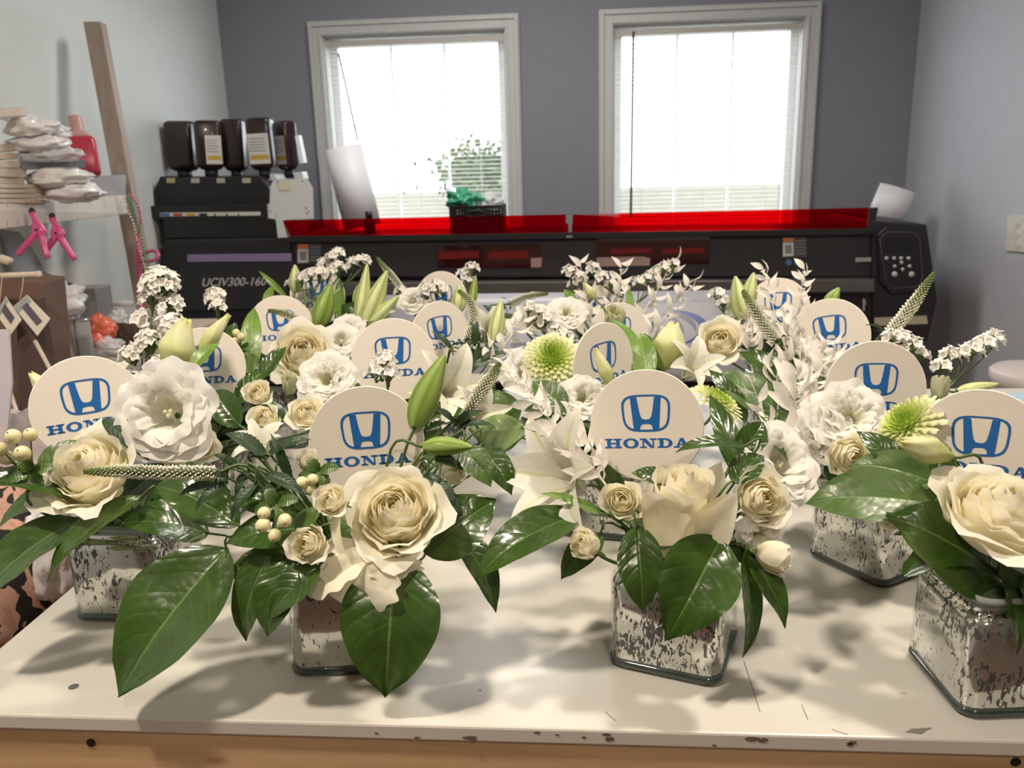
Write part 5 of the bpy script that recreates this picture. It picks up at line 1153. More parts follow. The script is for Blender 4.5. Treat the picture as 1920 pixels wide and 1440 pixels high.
def sprig_leaves(key, items, m, label, group, serr=.07, name='serrated_leaf'):
    for (b, tp, d0, d1, w) in items: leaf(key, b, tp, d0, d1, w, (.0, .7, .7), m, label, bend=.1, fold=.3, serr=serr, droop=.15, name=name, group=group)

# ---- front left
bloom('rosebig', 'a1', 168, 885, .745, .046, (-.12, .62, .8), 'large cream rose at the front left with a spike lying across it', 'rose', hoff=.55, seed=0)
bloom('lisi', 'a1', 318, 775, .76, .0435, (.05, .12, 1), 'big white ruffled bloom with hollow centre at the front left', 'lisianthus', seed=0, spin=.6)
bloom('spray', 'a1', 312, 838, .765, .021, (-.3, -.45, .9), 'pinkish cream rose under the left side of the big ruffled bloom', 'rose', seed=1)
bloom('spray', 'a1', 372, 835, .765, .021, (.35, -.3, .9), 'cream rose under the right side of the big ruffled bloom', 'rose', seed=2)
bud('lisibud', 'a1', (100, 745), (58, 700), .83, .83, .0085, 'pale green bud peeking out behind the leftmost front sign')
berries('a1', [(25,819),(57,815),(12,858),(42,850),(0,842)], .72, 13.5, (62, 885), 'cluster of cream berries at the left frame edge')
leaf('a1', (80, 905), (152, 822), .745, .76, 70, (-.3, .2, .9), 'leaf_mid', 'dull green leaf upright between the berries and the large left rose')
leaf('a1', (215, 935), (-45, 900), .76, .72, 92, (0, .9, .5), 'salal', 'dark leaf stretching to the left frame edge under the berries')
leaf('a1', (150, 972), (-50, 1135), .745, .70, 135, (-.3, .75, .6), 'salal', 'large dark green leaf hanging over the leopard print at the left edge')
leaf('a1', (268, 930), (80, 1084), .735, .70, 92, (-.45, .6, .7), 'salal', 'pointed green leaf below the large left rose')
leaf('a1', (392, 1000), (220, 978), .76, .72, 105, (.1, .8, .6), 'salal', 'dark leaf lying above the leftmost vase')
leaf('a1', (192, 785), (282, 862), .76, .75, 36, (.3, .5, .8), 'leaf_dark', 'narrow dark leaf before the lettering of the leftmost sign', stalk=False)
leaf('a1', (130, 925), (-10, 985), .78, .76, 90, (0, .9, .4), 'salal', 'dark shaded leaf behind the left edge berries')
leaf('a1', (205, 960), (330, 870), .79, .79, 80, (0, .6, .8), 'leaf_dark', 'dark leaf deep behind the large left rose')
# ---- front, left of middle
t = bloom('rosebig', 'a2', 742, 962, .685, .0430, (-.04, .52, .85), 'largest cream rose in full bloom at the front below the central sign', 'rose', hoff=.55, seed=1, spin=1.1)
for (b, e, w, nn, dd) in [((690, 1030), (570, 1105), 105, (-.3, .55, .8), .665), ((705, 1030), (665, 1142), 130, (0, .5, .85), .66), ((740, 1040), (745, 1095), 90, (.1, .5, .85), .665), ((640, 930), (648, 1050), 38, (-.8, .1, .6), .66)]:
    b_, e_ = W(*b, dd+.01), W(*e, dd); off = V(t.location); link('outer_petal', leaf_mesh(b_, e_, w*dd/FPX, face(*nn), 'rose', .10, .2, int(b[0]+w), 0, .1, off, .62, True), None, t)
bloom('spray', 'a2', 577, 1020, .655, .0185, (-.12, .25, 1), 'small cream rose with green sepals low at the left of the largest rose', 'rose', sep=True, seed=0)
bloom('spray', 'a2', 622, 938, .665, .0165, (-.3, .35, .9), 'small cream rose touching the upper left of the largest rose', 'rose', sep=True, seed=1)
bloom('bud', 'a2', 578, 862, .70, .012, (-.2, .9, .3), 'closed cream rose bud at the left edge of the central front sign', 'rose', sep=True, seed=0)
berries('a2', [(495,962),(493,985),(534,976),(515,1004)], .655, 13, (520, 945), 'four cream berries left of the small rose at the front')
berries('a2', [(586,899),(581,917),(566,905)], .685, 12, (598, 885), 'few cream berries under the central front sign')
leaf('a2', (428, 1028), (216, 1306), .70, .655, 205, (-.12, .50, .85), 'salal', 'biggest glossy green leaf drooping to the table at the left front', bend=.06, droop=.05)
leaf('a2', (742, 1040), (722, 1309), .675, .655, 190, (.1, .45, .9), 'salal', 'glossy green leaf hanging down over the vase below the largest rose', bend=.08, droop=.05)
leaf('a2', (548, 1050), (497, 1195), .665, .65, 96, (-.2, .4, .9), 'salal', 'glossy leaf drooping below the small front rose')
leaf('a2', (505, 1035), (455, 1202), .68, .675, 85, (-.5, .35, .8), 'salal', 'darker leaf hanging left of the drooping glossy leaf')
leaf('a2', (600, 1060), (500, 1160), .66, .645, 76, (-.1, .6, .8), 'salal', 'short glossy leaf directly under the small front rose')
leaf('a2', (450, 985), (290, 905), .72, .73, 92, (-.1, .75, .65), 'salal', 'glossy leaf under the horizontal white spike')
leaf('a2', (795, 1038), (930, 934), .70, .71, 120, (.1, .45, .85), 'salal', 'broad green leaf reaching right from the largest rose')
leaf('a2', (850, 985), (935, 1146), .73, .71, 74, (.55, .4, .7), 'salal', 'twisted dark leaf hanging right of the largest rose')
leaf('a2', (600, 990), (420, 1015), .69, .68, 92, (-.1, .6, .8), 'salal', 'dark leaf behind the four cream berries')
leaf('a2', (560, 1010), (600, 950), .67, .665, 60, (-.6, .2, .7), 'leaf_mid', 'curved green leaf between the berries and the largest rose')
leaf('a2', (560, 960), (430, 930), .70, .70, 80, (0, .7, .7), 'salal', 'dark leaf in the shade left of the two small roses')
leaf('a2', (560, 1050), (420, 1080), .70, .69, 80, (-.1, .6, .8), 'salal', 'dark leaf above the left side of the drooping leaves')
spike('a2', [(157,884),(215,883),(300,886),(405,886)], [.66,.665,.675,.685], 13.5, 'white spike lying horizontally across the large left rose', n=420)
sprig_leaves('a2', [((500,857),(421,809),.70,.70,34),((496,862),(580,820),.70,.69,32),((496,889),(574,928),.69,.68,28),((409,908),(331,930),.69,.685,22),((430,903),(363,958),.69,.68,26),((483,905),(430,978),.69,.68,26),((547,907),(508,812),.695,.69,20),((470,880),(440,930),.70,.69,22),((520,900),(490,960),.69,.68,24),((450,880),(400,850),.70,.70,18)], 'leaf_dark', 'serrated dark green leaf around the base of the horizontal white spike', 'serrated leaves left of the largest rose')
bud('lilybud', 'a2', (778, 800), (829, 665), .74, .74, .0125, 'large closed green lily bud right of the central front sign', spin=.5)
bud('lilybud', 'a2', (795, 838), (884, 832), .72, .71, .0078, 'small green lily bud pointing right beside the central front sign', spin=.9)
leaf('a2', (865, 838), (922, 912), .73, .72, 62, (.3, .5, .8), 'leaf_mid', 'green leaf hanging right of the small lily bud')
leaf('a2', (900, 835), (962, 926), .745, .735, 58, (.4, .3, .8), 'salal', 'dark drooping leaf farthest right of the central arrangement')
leaf('a2', (985, 800), (878, 808), .80, .79, 80, (0, -.55, -.85), 'leaf_mid', 'leaf showing its pale underside between the two front signs')
spike('a2', [(937,680),(922,706),(898,738),(872,786)], [.78,.78,.775,.77], 13, 'white spike rising between the two middle front signs', n=330)
sprig_leaves('a2', [((850,800),(905,768),.76,.76,20),((860,800),(928,797),.76,.75,18),((850,790),(815,765),.76,.76,18),((800,885),(872,1000),.715,.70,40),((820,900),(850,960),.71,.70,34),((815,860),(870,880),.72,.72,26),((800,805),(840,792),.75,.75,16)], 'leaf_dark', 'narrow dark leaf right of the central front sign', 'narrow leaves right of the central front sign')
bloom('bud', 'a2', 852, 890, .73, .012, (.5, .5, .6), 'half hidden white bud right of the largest rose', 'rose', seed=1)
# ---- front, right of middle
t = bloom('rosehalf', 'a3', 1284, 928, .685, .0305, (.02, .85, .5), 'tall half opened cream rose in the middle of the right front arrangement', 'rose', hoff=.5, seed=0, spin=.4)
for (b, e, w, nn, dd) in [((1290, 1048), (1206, 915), 95, (-.45, .25, .85), .665), ((1296, 1050), (1380, 920), 100, (.45, .25, .85), .66), ((1285, 1030), (1350, 862), 110, (.25, .1, .95), .70), ((1280, 1030), (1240, 872), 90, (-.2, .1, .95), .69)]:
    b_, e_ = W(*b, dd+.01), W(*e, dd); off = V(t.location); link('outer_petal', leaf_mesh(b_, e_, w*dd/FPX, face(*nn), 'rose', -.10, .30, int(b[0]+w), 0, -.08, off, .85), None, t)
bloom('spray', 'a3', 1166, 938, .69, .0200, (-.12, .30, 1), 'round small cream rose left of the half opened rose', 'rose', sep=True, seed=2)
bloom('bud', 'a3', 1098, 1020, .68, .0165, (-.5, .45, .75), 'cream rose bud low at the left of the right front arrangement', 'rose', sep=True, seed=1)
bloom('spray', 'a3', 1425, 935, .70, .028, (.1, .2, 1), 'cream rose with ruffled petals right of the half opened rose', 'rose', seed=0, spin=2)
bloom('lisi', 'a3', 1458, 872, .75, .037, (.35, .45, .8), 'white ruffled bloom above the right rose of the front arrangement', 'lisianthus', seed=1)
bloom('bud', 'a3', 1452, 1042, .69, .0195, (.9, -.15, .45), 'cream rose bud low at the right of the right front arrangement', 'rose', sep=True, seed=2)
bloom('double', 'a3', 1418, 1000, .705, .020, (.2, -.3, .9), 'cream ruffled bloom between the right rose and the low right bud', 'lisianthus', seed=2)
bloom('lily', 'a3', 1072, 900, .745, .092, (-.62, .30, .72), 'open white lily at the left of the right front arrangement', 'lily', hoff=.3, seed=0, spin=.3)
leaf('a3', (1090, 962), (888, 1078), .70, .68, 108, (-.2, .75, .65), 'salal', 'long dark leaf reaching left under the open white lily')
leaf('a3', (1195, 985), (1206, 1148), .68, .665, 88, (-.1, .35, .9), 'salal', 'dark leaf hanging below the round small rose')
leaf('a3', (1352, 1008), (1250, 1200), .675, .645, 152, (.05, .55, .85), 'salal', 'broad glossy leaf hanging over the vase below the half opened rose', bend=.12)
leaf('a3', (1392, 1045), (1400, 1234), .69, .675, 62, (.5, .2, .8), 'salal', 'narrow leaf hanging at the right corner of the vase')
leaf('a3', (1395, 1030), (1478, 1176), .70, .68, 62, (.4, .4, .8), 'salal', 'curved leaf hanging below the low right bud')
leaf('a3', (1130, 965), (1015, 922), .70, .70, 20, (0, .6, .8), 'leaf_light', 'narrow green leaf crossing the open white lily')
leaf('a3', (1398, 838), (1268, 842), .715, .70, 44, (.1, .85, .5), 'salal', 'dark leaf covering the last letter of the right middle sign')
leaf('a3', (1372, 905), (1432, 852), .705, .71, 62, (-.1, .6, .8), 'salal', 'dark leaf between the half opened rose and the white ruffled bloom')
leaf('a3', (1395, 910), (1330, 735), .73, .78, 46, (-.2, .4, .9), 'salal', 'upright dark leaf right of the right middle sign')
leaf('a3', (1385, 855), (1432, 790), .74, .75, 58, (.2, .4, .9), 'salal', 'oval dark leaf beside the upright leaf right of the sign')
leaf('a3', (1430, 820), (1478, 862), .75, .75, 40, (.2, .8, .6), 'salal', 'small dark leaf above the white ruffled bloom')
leaf('a3', (1255, 905), (1185, 885), .70, .70, 42, (0, .6, .8), 'salal', 'dark leaf behind the half opened rose at its left')
leaf('a3', (1240, 1000), (1225, 1080), .69, .685, 70, (0, .3, 1), 'salal', 'shaded leaf under the half opened rose')
leaf('a3', (1130, 1000), (1050, 1085), .71, .70, 60, (-.2, .6, .8), 'salal', 'small dark leaf below the low left bud')
leaf('a3', (1180, 960), (1120, 860), .74, .75, 55, (-.4, .3, .8), 'salal', 'dark leaf between the lily and the right middle sign')
leaf('a3', (1360, 990), (1400, 1060), .71, .70, 60, (.3, .3, .9), 'salal', 'shaded leaf under the right rose')
ruscus('a3', [(1140,915),(1085,840),(1010,765),(945,690)], [.72,.74,.76,.79], 48, 70, 'pinkish white bleached spray leaning left over the open lily')
ruscus('a3', [(1500,850),(1470,800),(1440,790),(1410,720)], [.80,.80,.80,.80], 14, 60, 'bleached leaves between the right middle sign and the ruffled cluster', .7)
# ---- front right
t = bloom('rosebig', 'a4', 1872, 968, .63, .0475, (.06, .80, .58), 'very large cream rose at the right frame edge', 'rose', hoff=.5, seed=2, spin=.8)
bud('lisibud', 'a4', (1788, 858), (1686, 828), .665, .65, .0105, 'pale green lisianthus bud pointing left before the rightmost sign')
bloom('mum', 'a4', 1700, 795, .73, .034, (-.72, .62, .22), 'pale green button flower seen from the side left of the rightmost sign', 'chrysanthemum', seed=1, hoff=.2)
bloom('bud', 'a4', 1672, 977, .665, .0095, (-.8, .2, .3), 'tiny pinkish cream bud above the rightmost vase', 'rose', seed=0)
leaf('a4', (1752, 945), (1508, 938), .67, .70, 120, (-.1, .62, .75), 'leaf_mid', 'long matte green leaf reaching left above the mirrored vase at the right')
leaf('a4', (1755, 905), (1592, 868), .69, .71, 85, (-.1, .6, .8), 'leaf_mid', 'matte green leaf above the long leaf at the right')
leaf('a4', (1720, 905), (1608, 806), .70, .72, 60, (-.4, .6, .7), 'salal', 'dark leaf under the side facing button flower')
leaf('a4', (1885, 1095), (1668, 962), .655, .655, 185, (.0, .55, .85), 'salal', 'wide dark leaf lying under the very large rose')
leaf('a4', (1880, 1080), (1912, 1232), .635, .62, 42, (.3, .2, .9), 'salal', 'narrow leaf hanging over the corner of the rightmost vase')
leaf('a4', (1790, 960), (1690, 830), .70, .715, 110, (-.1, .5, .85), 'salal', 'broad dark leaf behind the rightmost sign')
leaf('a4', (1795, 880), (1805, 905), .66, .655, 22, (0, .2, 1), 'leaf_mid', 'small green leaf before the lettering of the rightmost sign')
leaf('a4', (1910, 1075), (1990, 1160), .64, .63, 120, (.2, .6, .7), 'salal', 'dark leaf under the very large rose at the frame edge')
# ---- second row, left
B1 = 'b1'
statice(B1, [(302,535,36),(318,575,26),(285,560,18),(268,602,20),(322,612,24),(282,645,26),(250,668,22),(300,690,24),(238,700,20),(262,722,22)], .96, 'tall white statice stalk standing above the leftmost signs')
statice('c1', [(404,560,17),(409,577,13)], 1.18, 'single white statice head before the printer lettering')
bud('lisibud', B1, (318, 706), (348, 600), .93, .93, .0205, 'fat pale green lisianthus bud beside the tall statice')
bud('lisibud', B1, (368, 668), (428, 592), .94, .95, .0095, 'slim green bud leaning right above the second left sign')
leaf(B1, (352, 702), (412, 640), .90, .92, 34, (-.2, .3, .9), 'leaf_light', 'bright green pointed leaf before the emblem of the second left sign')
leaf(B1, (468, 705), (476, 572), 1.10, 1.14, 42, (.2, .1, 1), 'leaf_light', 'upright lily leaf right of the second left sign')
leaf(B1, (488, 712), (536, 648), 1.0, 1.02, 34, (-.2, .2, 1), 'salal', 'dark pointed leaf right of the upright lily leaf')
leaf(B1, (440, 760), (500, 690), .95, .98, 40, (0, .3, 1), 'salal', 'dark leaf behind the two small white roses')
leaf(B1, (450, 800), (400, 730), .9, .92, 60, (0, .3, 1), 'salal', 'dark leaf below the second left sign')
bloom('spray', B1, 484, 737, .90, .0175, (0, .35, 1), 'small white rose right of the second left sign', 'rose', seed=1, sep=True)
bloom('spray', B1, 496, 785, .86, .019, (-.1, .3, 1), 'small white rose directly below another small rose', 'rose', seed=2, sep=True)
bloom('lily', B1, 492, 850, .80, .045, (-.1, .75, .6), 'white lily with yellow green throat behind the serrated leaves', 'lily', seed=1, hoff=.2)
bloom('rose', B1, 576, 775, .88, .022, (.2, .5, .8), 'white bloom with a pointed petal left of the central sign', 'rose', seed=2)
bloom('double', 'b2', 615, 715, .96, .032, (-.1, .35, .9), 'white ruffled bloom left of the large middle sign', 'lisianthus', seed=0)
bloom('cup', 'b1', 543, 722, .98, .016, (.1, .8, .5), 'greenish cup shaped bloom between the white blooms', 'lisianthus', seed=0)
bloom('rosebig', 'c1', 568, 664, 1.13, .045, (.15, .35, .9), 'wide white rose with a yellow centre under the spike crossed sign', 'rose', seed=0)
bloom('lisi', 'c1', 640, 640, 1.2, .026, (.2, .4, .9), 'white bloom left of the large middle sign', 'lisianthus', seed=2)
bloom('double', 'c1', 655, 615, 1.28, .022, (.1, .5, .8), 'pale green centred bloom above the white ruffled blooms', 'lisianthus', seed=1)
berries(B1, [(443,624),(441,640),(452,632)], 1.08, 8, (450, 655), 'tiny cream berries between the two left signs')
spike('c1', [(503,582),(540,590),(576,612),(603,640)], [1.25,1.25,1.24,1.23], 9.5, 'white spike drooping over the upper left sign', n=300)
leaf(B1, (430, 690), (440, 600), 1.15, 1.2, 36, (0, .2, 1), 'salal', 'dark leaf behind the slim green bud')
statice('b2', [(716,690,20),(705,700,14),(728,706,16),(722,675,13)], .92, 'white statice head before the emblem of the large middle sign')
bloom('lily', 'b2', 838, 735, .90, .075, (.35, .25, .85), 'white lily petals right of the large middle sign', 'lily', seed=2, hoff=.3)
bloom('lily', 'b2', 882, 782, .84, .055, (.6, .2, .75), 'white lily petals below the spike right of the central sign', 'lily', seed=0, hoff=.3)
leaf('b2', (800, 790), (905, 745), .95, .97, 70, (.1, .4, .9), 'salal', 'dark leaf behind the large green lily bud')
leaf('b2', (690, 770), (660, 700), 1.05, 1.06, 60, (0, .3, 1), 'salal', 'dark leaf behind the large middle sign')
leaf('b3', (960, 800), (930, 730), .98, .98, 60, (0, .4, .9), 'leaf_mid', 'green leaf left of the bleached leaning spray')
leaf('b3', (1020, 830), (1060, 770), .92, .92, 60, (0, .4, .9), 'salal', 'dark leaf behind the bleached leaning spray')
# ---- back left
bud('lilypale', 'd1', (553, 548), (554, 497), 1.42, 1.42, .0105, 'pale green lily bud upright at the left of the back left sign')
leaf('d1', (540, 560), (484, 506), 1.42, 1.42, 12, (-.2, .4, .9), 'leaf_light', 'thin green leaf pointing left before the printer')
leaf('d1', (498, 580), (512, 534), 1.38, 1.4, 20, (0, .2, 1), 'leaf_light', 'short green leaf above the spike crossed sign')
bud('lilybud', 'd1', (594, 614), (622, 534), 1.34, 1.35, .0165, 'green lily bud standing before the back left sign')
statice('d1', [(566,526,10),(582,520,11),(598,517,11),(614,515,11),(634,505,12)], 1.40, 'row of white statice heads across the back left sign', base=(575, 575))
statice('d1', [(608,497,11),(622,487,10),(634,479,12),(548,533,9)], 1.44, 'white statice rising above the back left sign', base=(590, 540))
statice('d1', [(660,497,11),(674,491,10),(683,489,7)], 1.44, 'white statice head right of the back left sign', base=(640, 540))
leaf('d1', (640, 600), (636, 520), 1.42, 1.42, 22, (0, .1, 1), 'leaf_light', 'green leaf right of the back left sign')
leaf('d1', (700, 620), (640, 570), 1.38, 1.38, 60, (0, .3, 1), 'salal', 'dark leaf behind the pointed lily petals')
leaf('d1', (665, 575), (680, 525), 1.4, 1.42, 18, (0, .1, 1), 'leaf_light', 'small green leaf among the back statice')
bud('lilypale', 'c2', (672, 612), (690, 498), 1.34, 1.36, .0115, 'white pointed lily bud, leftmost of the three before the printer')
bud('lilypale', 'c2', (680, 614), (727, 510), 1.33, 1.34, .0155, 'broad pale lily bud in the middle of the three pointed ones')
bud('lilypale', 'c2', (690, 612), (748, 556), 1.33, 1.33, .0115, 'pale lily bud leaning right, lowest of the three pointed ones')
bloom('lily', 'c2', 715, 598, 1.34, .055, (-.2, .6, .7), 'open white lily below the three pointed buds', 'lily', seed=0)
spike('d2', [(707,483),(724,505),(740,524),(754,543)], [1.46,1.45,1.45,1.45], 7, 'thin spike pointing up left of the half covered back sign', n=240)
statice('d2', [(752,548,9),(762,556,8)], 1.44, 'small white statice at the foot of the thin back spike')
statice('d2', [(800,545,16),(818,540,15),(790,560,13),(830,548,10)], 1.42, 'white statice head before the half covered back sign')
statice('d2', [(872,516,11),(884,505,10),(878,530,10)], 1.46, 'white statice right of the half covered back sign')
bud('lilybud', 'd2', (884, 575), (892, 518), 1.34, 1.35, .0065, 'slim green lily bud above the curved spike')
bud('lilypale', 'd2', (858, 585), (862, 535), 1.34, 1.35, .012, 'pale lily bud behind the curved spike')
bloom('lisi', 'd2', 775, 565, 1.42, .026, (-.1, .5, .8), 'white ruffled bloom left of the half covered back sign', 'lisianthus', seed=0)
spike('c2', [(860,545),(882,566),(888,600),(876,640)], [1.22,1.21,1.20,1.19], 10, 'curved white spike beside the turned sign', n=320)
bloom('lily', 'c2', 918, 618, 1.22, .058, (.35, .45, .7), 'open white lily right of the curved spike', 'lily', seed=1)
bud('lilypale', 'c2', (925, 640), (940, 565), 1.2, 1.22, .011, 'pale lily bud standing in the open lily')
spike('d3', [(1028,551),(1005,553),(980,559),(955,570)], [1.38,1.38,1.38,1.38], 7, 'spike pointing right before the white printed sheet', n=240)
sprig_leaves('c2', [((850,660),(810,620),1.14,1.14,14),((860,655),(905,640),1.14,1.14,16),((850,670),(880,720),1.12,1.1,20),((820,690),(790,650),1.12,1.12,16),((890,650),(895,600),1.14,1.14,16),((900,680),(945,660),1.1,1.1,20),((840,700),(890,745),1.05,1.04,24),((900,640),(880,600),1.15,1.15,12),((870,720),(925,740),1.0,1.0,24),((930,600),(905,570),1.3,1.3,14),((940,590),(975,610),1.3,1.3,16)], 'leaf_dark', 'narrow dark leaf below the curved spike', 'dark leaves below the curved spike')
# ---- middle
bloom('mum', 'b3', 1036, 672, .99, .036, (-.02, .42, .9), 'round pale green button flower facing the viewer', 'chrysanthemum', seed=0, hoff=.2)
bloom('double', 'b3', 1092, 748, .89, .024, (0, .4, .9), 'white ruffled bloom above the right middle sign at its left', 'lisianthus', seed=1)
bloom('lisi', 'b3', 985, 700, 1.02, .028, (-.2, .3, .9), 'white bloom behind the button flower at its lower left', 'lisianthus', seed=2)
bloom('lisi', 'c3', 1000, 600, 1.2, .026, (0, .6, .8), 'white bloom above the button flower', 'lisianthus', seed=1)
bloom('double', 'c3', 1062, 590, 1.28, .028, (0, .5, .8), 'cream ruffled bloom left of the hidden back sign', 'lisianthus', seed=2)
statice('c3', [(1008,590,14),(1020,605,14),(1038,620,15),(1055,630,13),(990,580,10)], 1.18, 'diagonal row of white statice above the button flower')
bud('lisibud', 'b3', (1150, 732), (1117, 655), .88, .88, .0075, 'narrow green bud in front of the sideways sign')
leaf('b3', (1062, 775), (998, 712), .88, .90, 58, (0, .4, .9), 'leaf_mid', 'green leaf below the button flower')
leaf('b3', (1196, 735), (1150, 592), 1.02, 1.08, 62, (.1, .1, 1), 'leaf_light', 'broad light green leaf right of the sideways sign')
leaf('b3', (1215, 720), (1200, 620), 1.0, 1.04, 50, (-.2, .1, 1), 'leaf_light', 'second light green leaf beside the broad one')
bloom('cup', 'c3', 1150, 602, 1.15, .024, (.1, .7, .7), 'greenish white bloom above the sideways sign', 'lisianthus', seed=1)
bud('lisibud', 'c3', (1243, 694), (1264, 608), 1.03, 1.04, .0225, 'fat pale green bud in the middle of the back flowers')
leaf('c3', (1225, 690), (1208, 622), 1.06, 1.08, 30, (0, .2, 1), 'salal', 'dark leaf left of the fat pale bud')
bloom('lily', 'c3', 1300, 690, 1.02, .062, (.3, .5, .75), 'open white lily right of the fat pale bud', 'lily', seed=2)
bloom('rose', 'c3', 1222, 735, .95, .016, (0, .5, .8), 'small white bloom above the right middle sign', 'rose', seed=0)
bloom('rose', 'c4', 1350, 640, 1.14, .034, (-.15, .3, .95), 'large cream bloom before the blue printed curve', 'rose', seed=1)
statice('d4', [(1345,555,12),(1356,570,12),(1368,586,13),(1383,600,12)], 1.28, 'diagonal white statice left of the veiled back sign')
bud('lilypale', 'd4', (1396, 600), (1377, 520), 1.24, 1.25, .0145, 'pale green lily bud left of the veiled back sign')
bud('lilypale', 'd4', (1400, 580), (1412, 512), 1.28, 1.28, .012, 'white lily bud behind the pale green one')
spike('c4', [(1393,545),(1410,572),(1432,606),(1456,640)], [1.16,1.15,1.14,1.13], 11.5, 'white spike crossing the veiled back sign', n=320)
ruscus('d4', [(1480,690),(1465,630),(1445,560),(1432,505)], [1.16,1.18,1.20,1.22], 24, 50, 'bleached spray rising before the veiled back sign')
ruscus('d4', [(1500,690),(1500,620),(1500,560),(1508,505)], [1.14,1.16,1.18,1.2], 24, 48, 'bleached spray between the veiled sign and the tilted sign')
ruscus('c4', [(1460,735),(1458,700),(1478,655),(1482,600)], [1.0,1.0,1.01,1.02], 15, 66, 'loose bleached spray with separate leaves before the dark printer side', .45)
ruscus('c4', [(1520,740),(1535,690),(1545,640)], [1.0,1.02,1.04], 18, 70, 'bleached leaves before the tilted sign')
ruscus('c4', [(1500,790),(1490,740),(1495,700)], [.92,.93,.94], 16, 76, 'bleached leaves above the ruffled cluster')
ruscus('d4', [(1410,690),(1400,640),(1390,610)], [1.15,1.16,1.17], 18, 56, 'bleached leaves right of the large cream bloom')
bud('lilybud', 'c4', (1550, 578), (1572, 540), 1.25, 1.25, .010, 'green lily bud above the tilted sign')
leaf('c4', (1455, 775), (1338, 700), .95, .98, 88, (0, .5, .8), 'leaf_mid', 'broad matte leaf in the right middle of the flowers')
leaf('c4', (1490, 730), (1385, 655), 1.05, 1.08, 60, (0, .5, .8), 'salal', 'dark leaf below the white spike at the right')
leaf('c4', (1400, 790), (1330, 690), .95, .97, 40, (-.1, .4, .9), 'salal', 'dark pointed leaf left of the broad matte leaf')
leaf('c4', (1480, 820), (1420, 770), .9, .92, 60, (0, .5, .8), 'salal', 'dark leaf below the broad matte leaf')
bloom('mum', 'b3', 1345, 752, .84, .030, (.45, .80, .25), 'green button flower seen from the side right of the middle sign', 'chrysanthemum', seed=2, hoff=.2)
# ---- back middle
statice('d3', [(1070,512,11),(1086,524,12),(1075,535,9)], 1.46, 'white statice head, leftmost above the back sprays')
statice('d3', [(1112,505,11),(1128,520,11),(1145,535,10),(1168,545,8)], 1.46, 'white statice in the middle of the back sprays')
statice('d3', [(1198,532,9),(1213,523,9),(1228,514,9),(1245,506,9),(1262,498,9)], 1.44, 'row of white statice climbing right above the back sprays', base=(1195, 570))
ruscus('d3', [(1110,640),(1108,590),(1095,545),(1088,492)], [1.42,1.43,1.45,1.46], 20, 44, 'bleached spray, leftmost of the back middle')
ruscus('d3', [(1135,630),(1140,580),(1160,540),(1165,495)], [1.40,1.42,1.44,1.46], 20, 44, 'bleached spray in the centre of the back middle')
ruscus('d3', [(1190,640),(1205,590),(1235,540),(1262,490)], [1.38,1.40,1.42,1.44], 22, 44, 'bleached spray leaning right behind the statice row')
ruscus('d3', [(1200,650),(1235,610),(1270,560),(1298,525)], [1.36,1.38,1.40,1.42], 22, 44, 'bleached spray, rightmost of the back middle')
ruscus('c2', [(905,700),(935,660),(965,620),(988,575)], [1.10,1.12,1.14,1.16], 18, 46, 'bleached spray left of the button flower')
bud('lisibud', 'c3', (1116, 562), (1096, 531), 1.2, 1.2, .0065, 'thin green bud on a curling stem above the sideways sign')
leaf('d3', (1085, 582), (1057, 541), 1.36, 1.38, 20, (0, .2, 1), 'leaf_light', 'green leaf left of the back sprays')
leaf('d3', (1182, 585), (1178, 540), 1.36, 1.38, 16, (0, .2, 1), 'leaf_light', 'short green leaf in the back sprays')
# ---- right, second row
bloom('double', 'b4', 1592, 788, .82, .036, (0, .40, .9), 'big white ruffled bloom before the sign at the right', 'lisianthus', seed=0, spin=1)
bloom('double', 'b4', 1540, 815, .83, .029, (-.3, .3, .9), 'white ruffled bloom at the left of the ruffled cluster', 'lisianthus', seed=2)
bloom('spray', 'b4', 1592, 852, .79, .026, (.05, -.05, 1), 'cream rose under the ruffled cluster at the right', 'rose', seed=0)
bloom('cup', 'b4', 1765, 712, .88, .0165, (.05, 1, .15), 'pale green cup shaped bloom right of the second row sign', 'lisianthus', seed=2, hoff=.9)
spike('b4', [(1751,512),(1722,556),(1695,592),(1668,626)], [.95,.95,.945,.94], 12.5, 'white spike pointing up right beside the printer controls', n=330)
statice('b4', [(1690,640,16),(1708,652,15),(1722,668,12),(1672,636,12)], .92, 'white statice behind the top of the second row right sign')
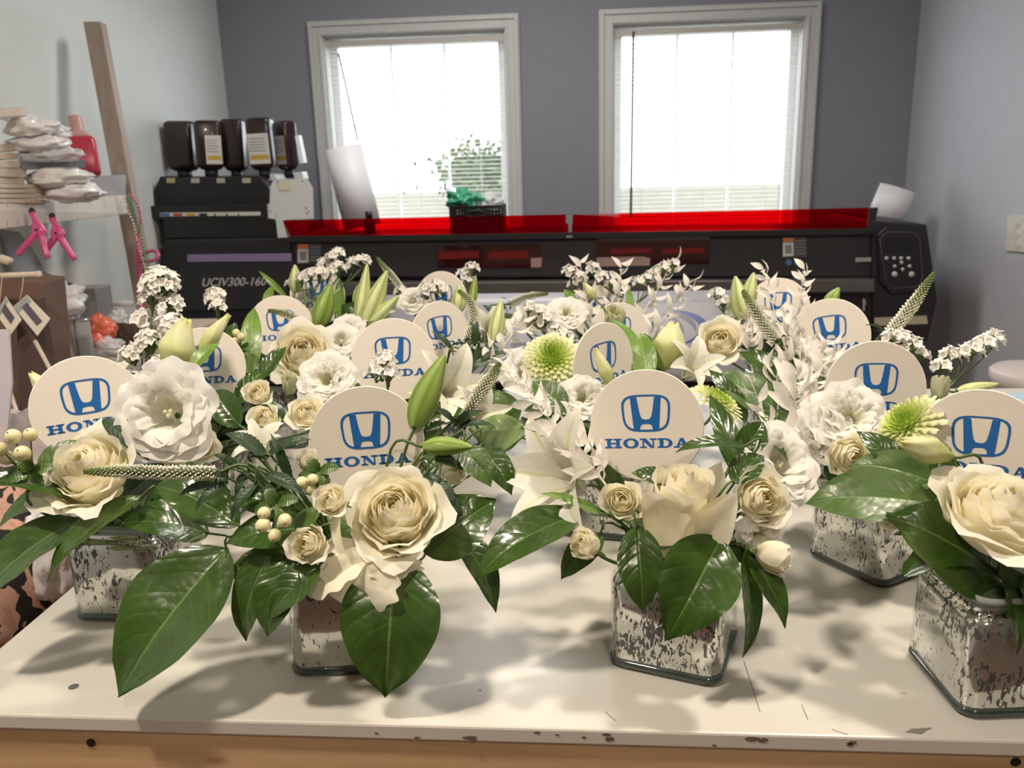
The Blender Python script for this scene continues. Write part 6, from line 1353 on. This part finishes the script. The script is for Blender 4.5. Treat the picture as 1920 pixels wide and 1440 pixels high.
statice('b4', [(1780,668,11),(1800,668,13),(1822,658,14),(1845,648,15),(1860,638,13),(1765,690,9)], .95, 'white statice branch reaching right against the wall', base=(1790, 715))
bud('lilypale', 'b4', (1795, 735), (1868, 720), .93, .93, .0065, 'slim white bud lying above the rightmost sign')
leaf('b4', (1560, 870), (1530, 800), .84, .85, 60, (-.2, .3, .9), 'salal', 'dark leaf left of the ruffled cluster')
leaf('b4', (1640, 880), (1700, 820), .80, .80, 60, (.1, .4, .9), 'salal', 'dark leaf right of the cream rose at the right')
FILL = {}
for key, w in {'a1': 'leftmost front', 'a2': 'left middle front', 'a3': 'right middle front', 'a4': 'rightmost front', 'b1': 'leftmost second row', 'b2': 'left middle second row', 'b3': 'right middle second row', 'b4': 'rightmost second row',
               'c1': 'leftmost third row', 'c2': 'left middle third row', 'c3': 'right middle third row', 'c4': 'rightmost third row', 'd1': 'leftmost back row', 'd2': 'left middle back row', 'd3': 'right middle back row', 'd4': 'rightmost back row'}.items(): FILL[key] = (w, 'dark filler leaf low around the neck of the %s vase' % w)
# ---- dark filler foliage low in every arrangement
rr = random.Random(77)
for key in ARR:
    c = ARR[key]; n = 7 if key[0] == 'a' else (13 if key[0] == 'b' else 12)
    for i in range(n):
        a = i*2*PI/n+rr.uniform(-.3, .3); el = rr.uniform(.1, .75) if key[0] != 'a' else rr.uniform(.25, .65); L = rr.uniform(.065, .10) if key[0] != 'a' else rr.uniform(.045, .065)
        if key[0] == 'a' and math.sin(a) < -.3: L *= .7; el = .8
        d = V((math.cos(a)*math.cos(el), math.sin(a)*math.cos(el), math.sin(el))); b0 = c + V((math.cos(a)*.022, math.sin(a)*.022, 0)); e = b0 + d*L
        t = thing('salal_leaf', b0, FILL[key][1], 'leaf', 'filler leaves of the %s vase' % FILL[key][0])
        link('blade', leaf_mesh(b0, e, L*.55, V((0, 0, 1))-d*.3, rr.choice(['salal', 'salal', 'leaf_dark', 'leaf_mid']), .18, .25, i+ord(key[0]), 0, .15, b0, 1, 8, 14), None, t)
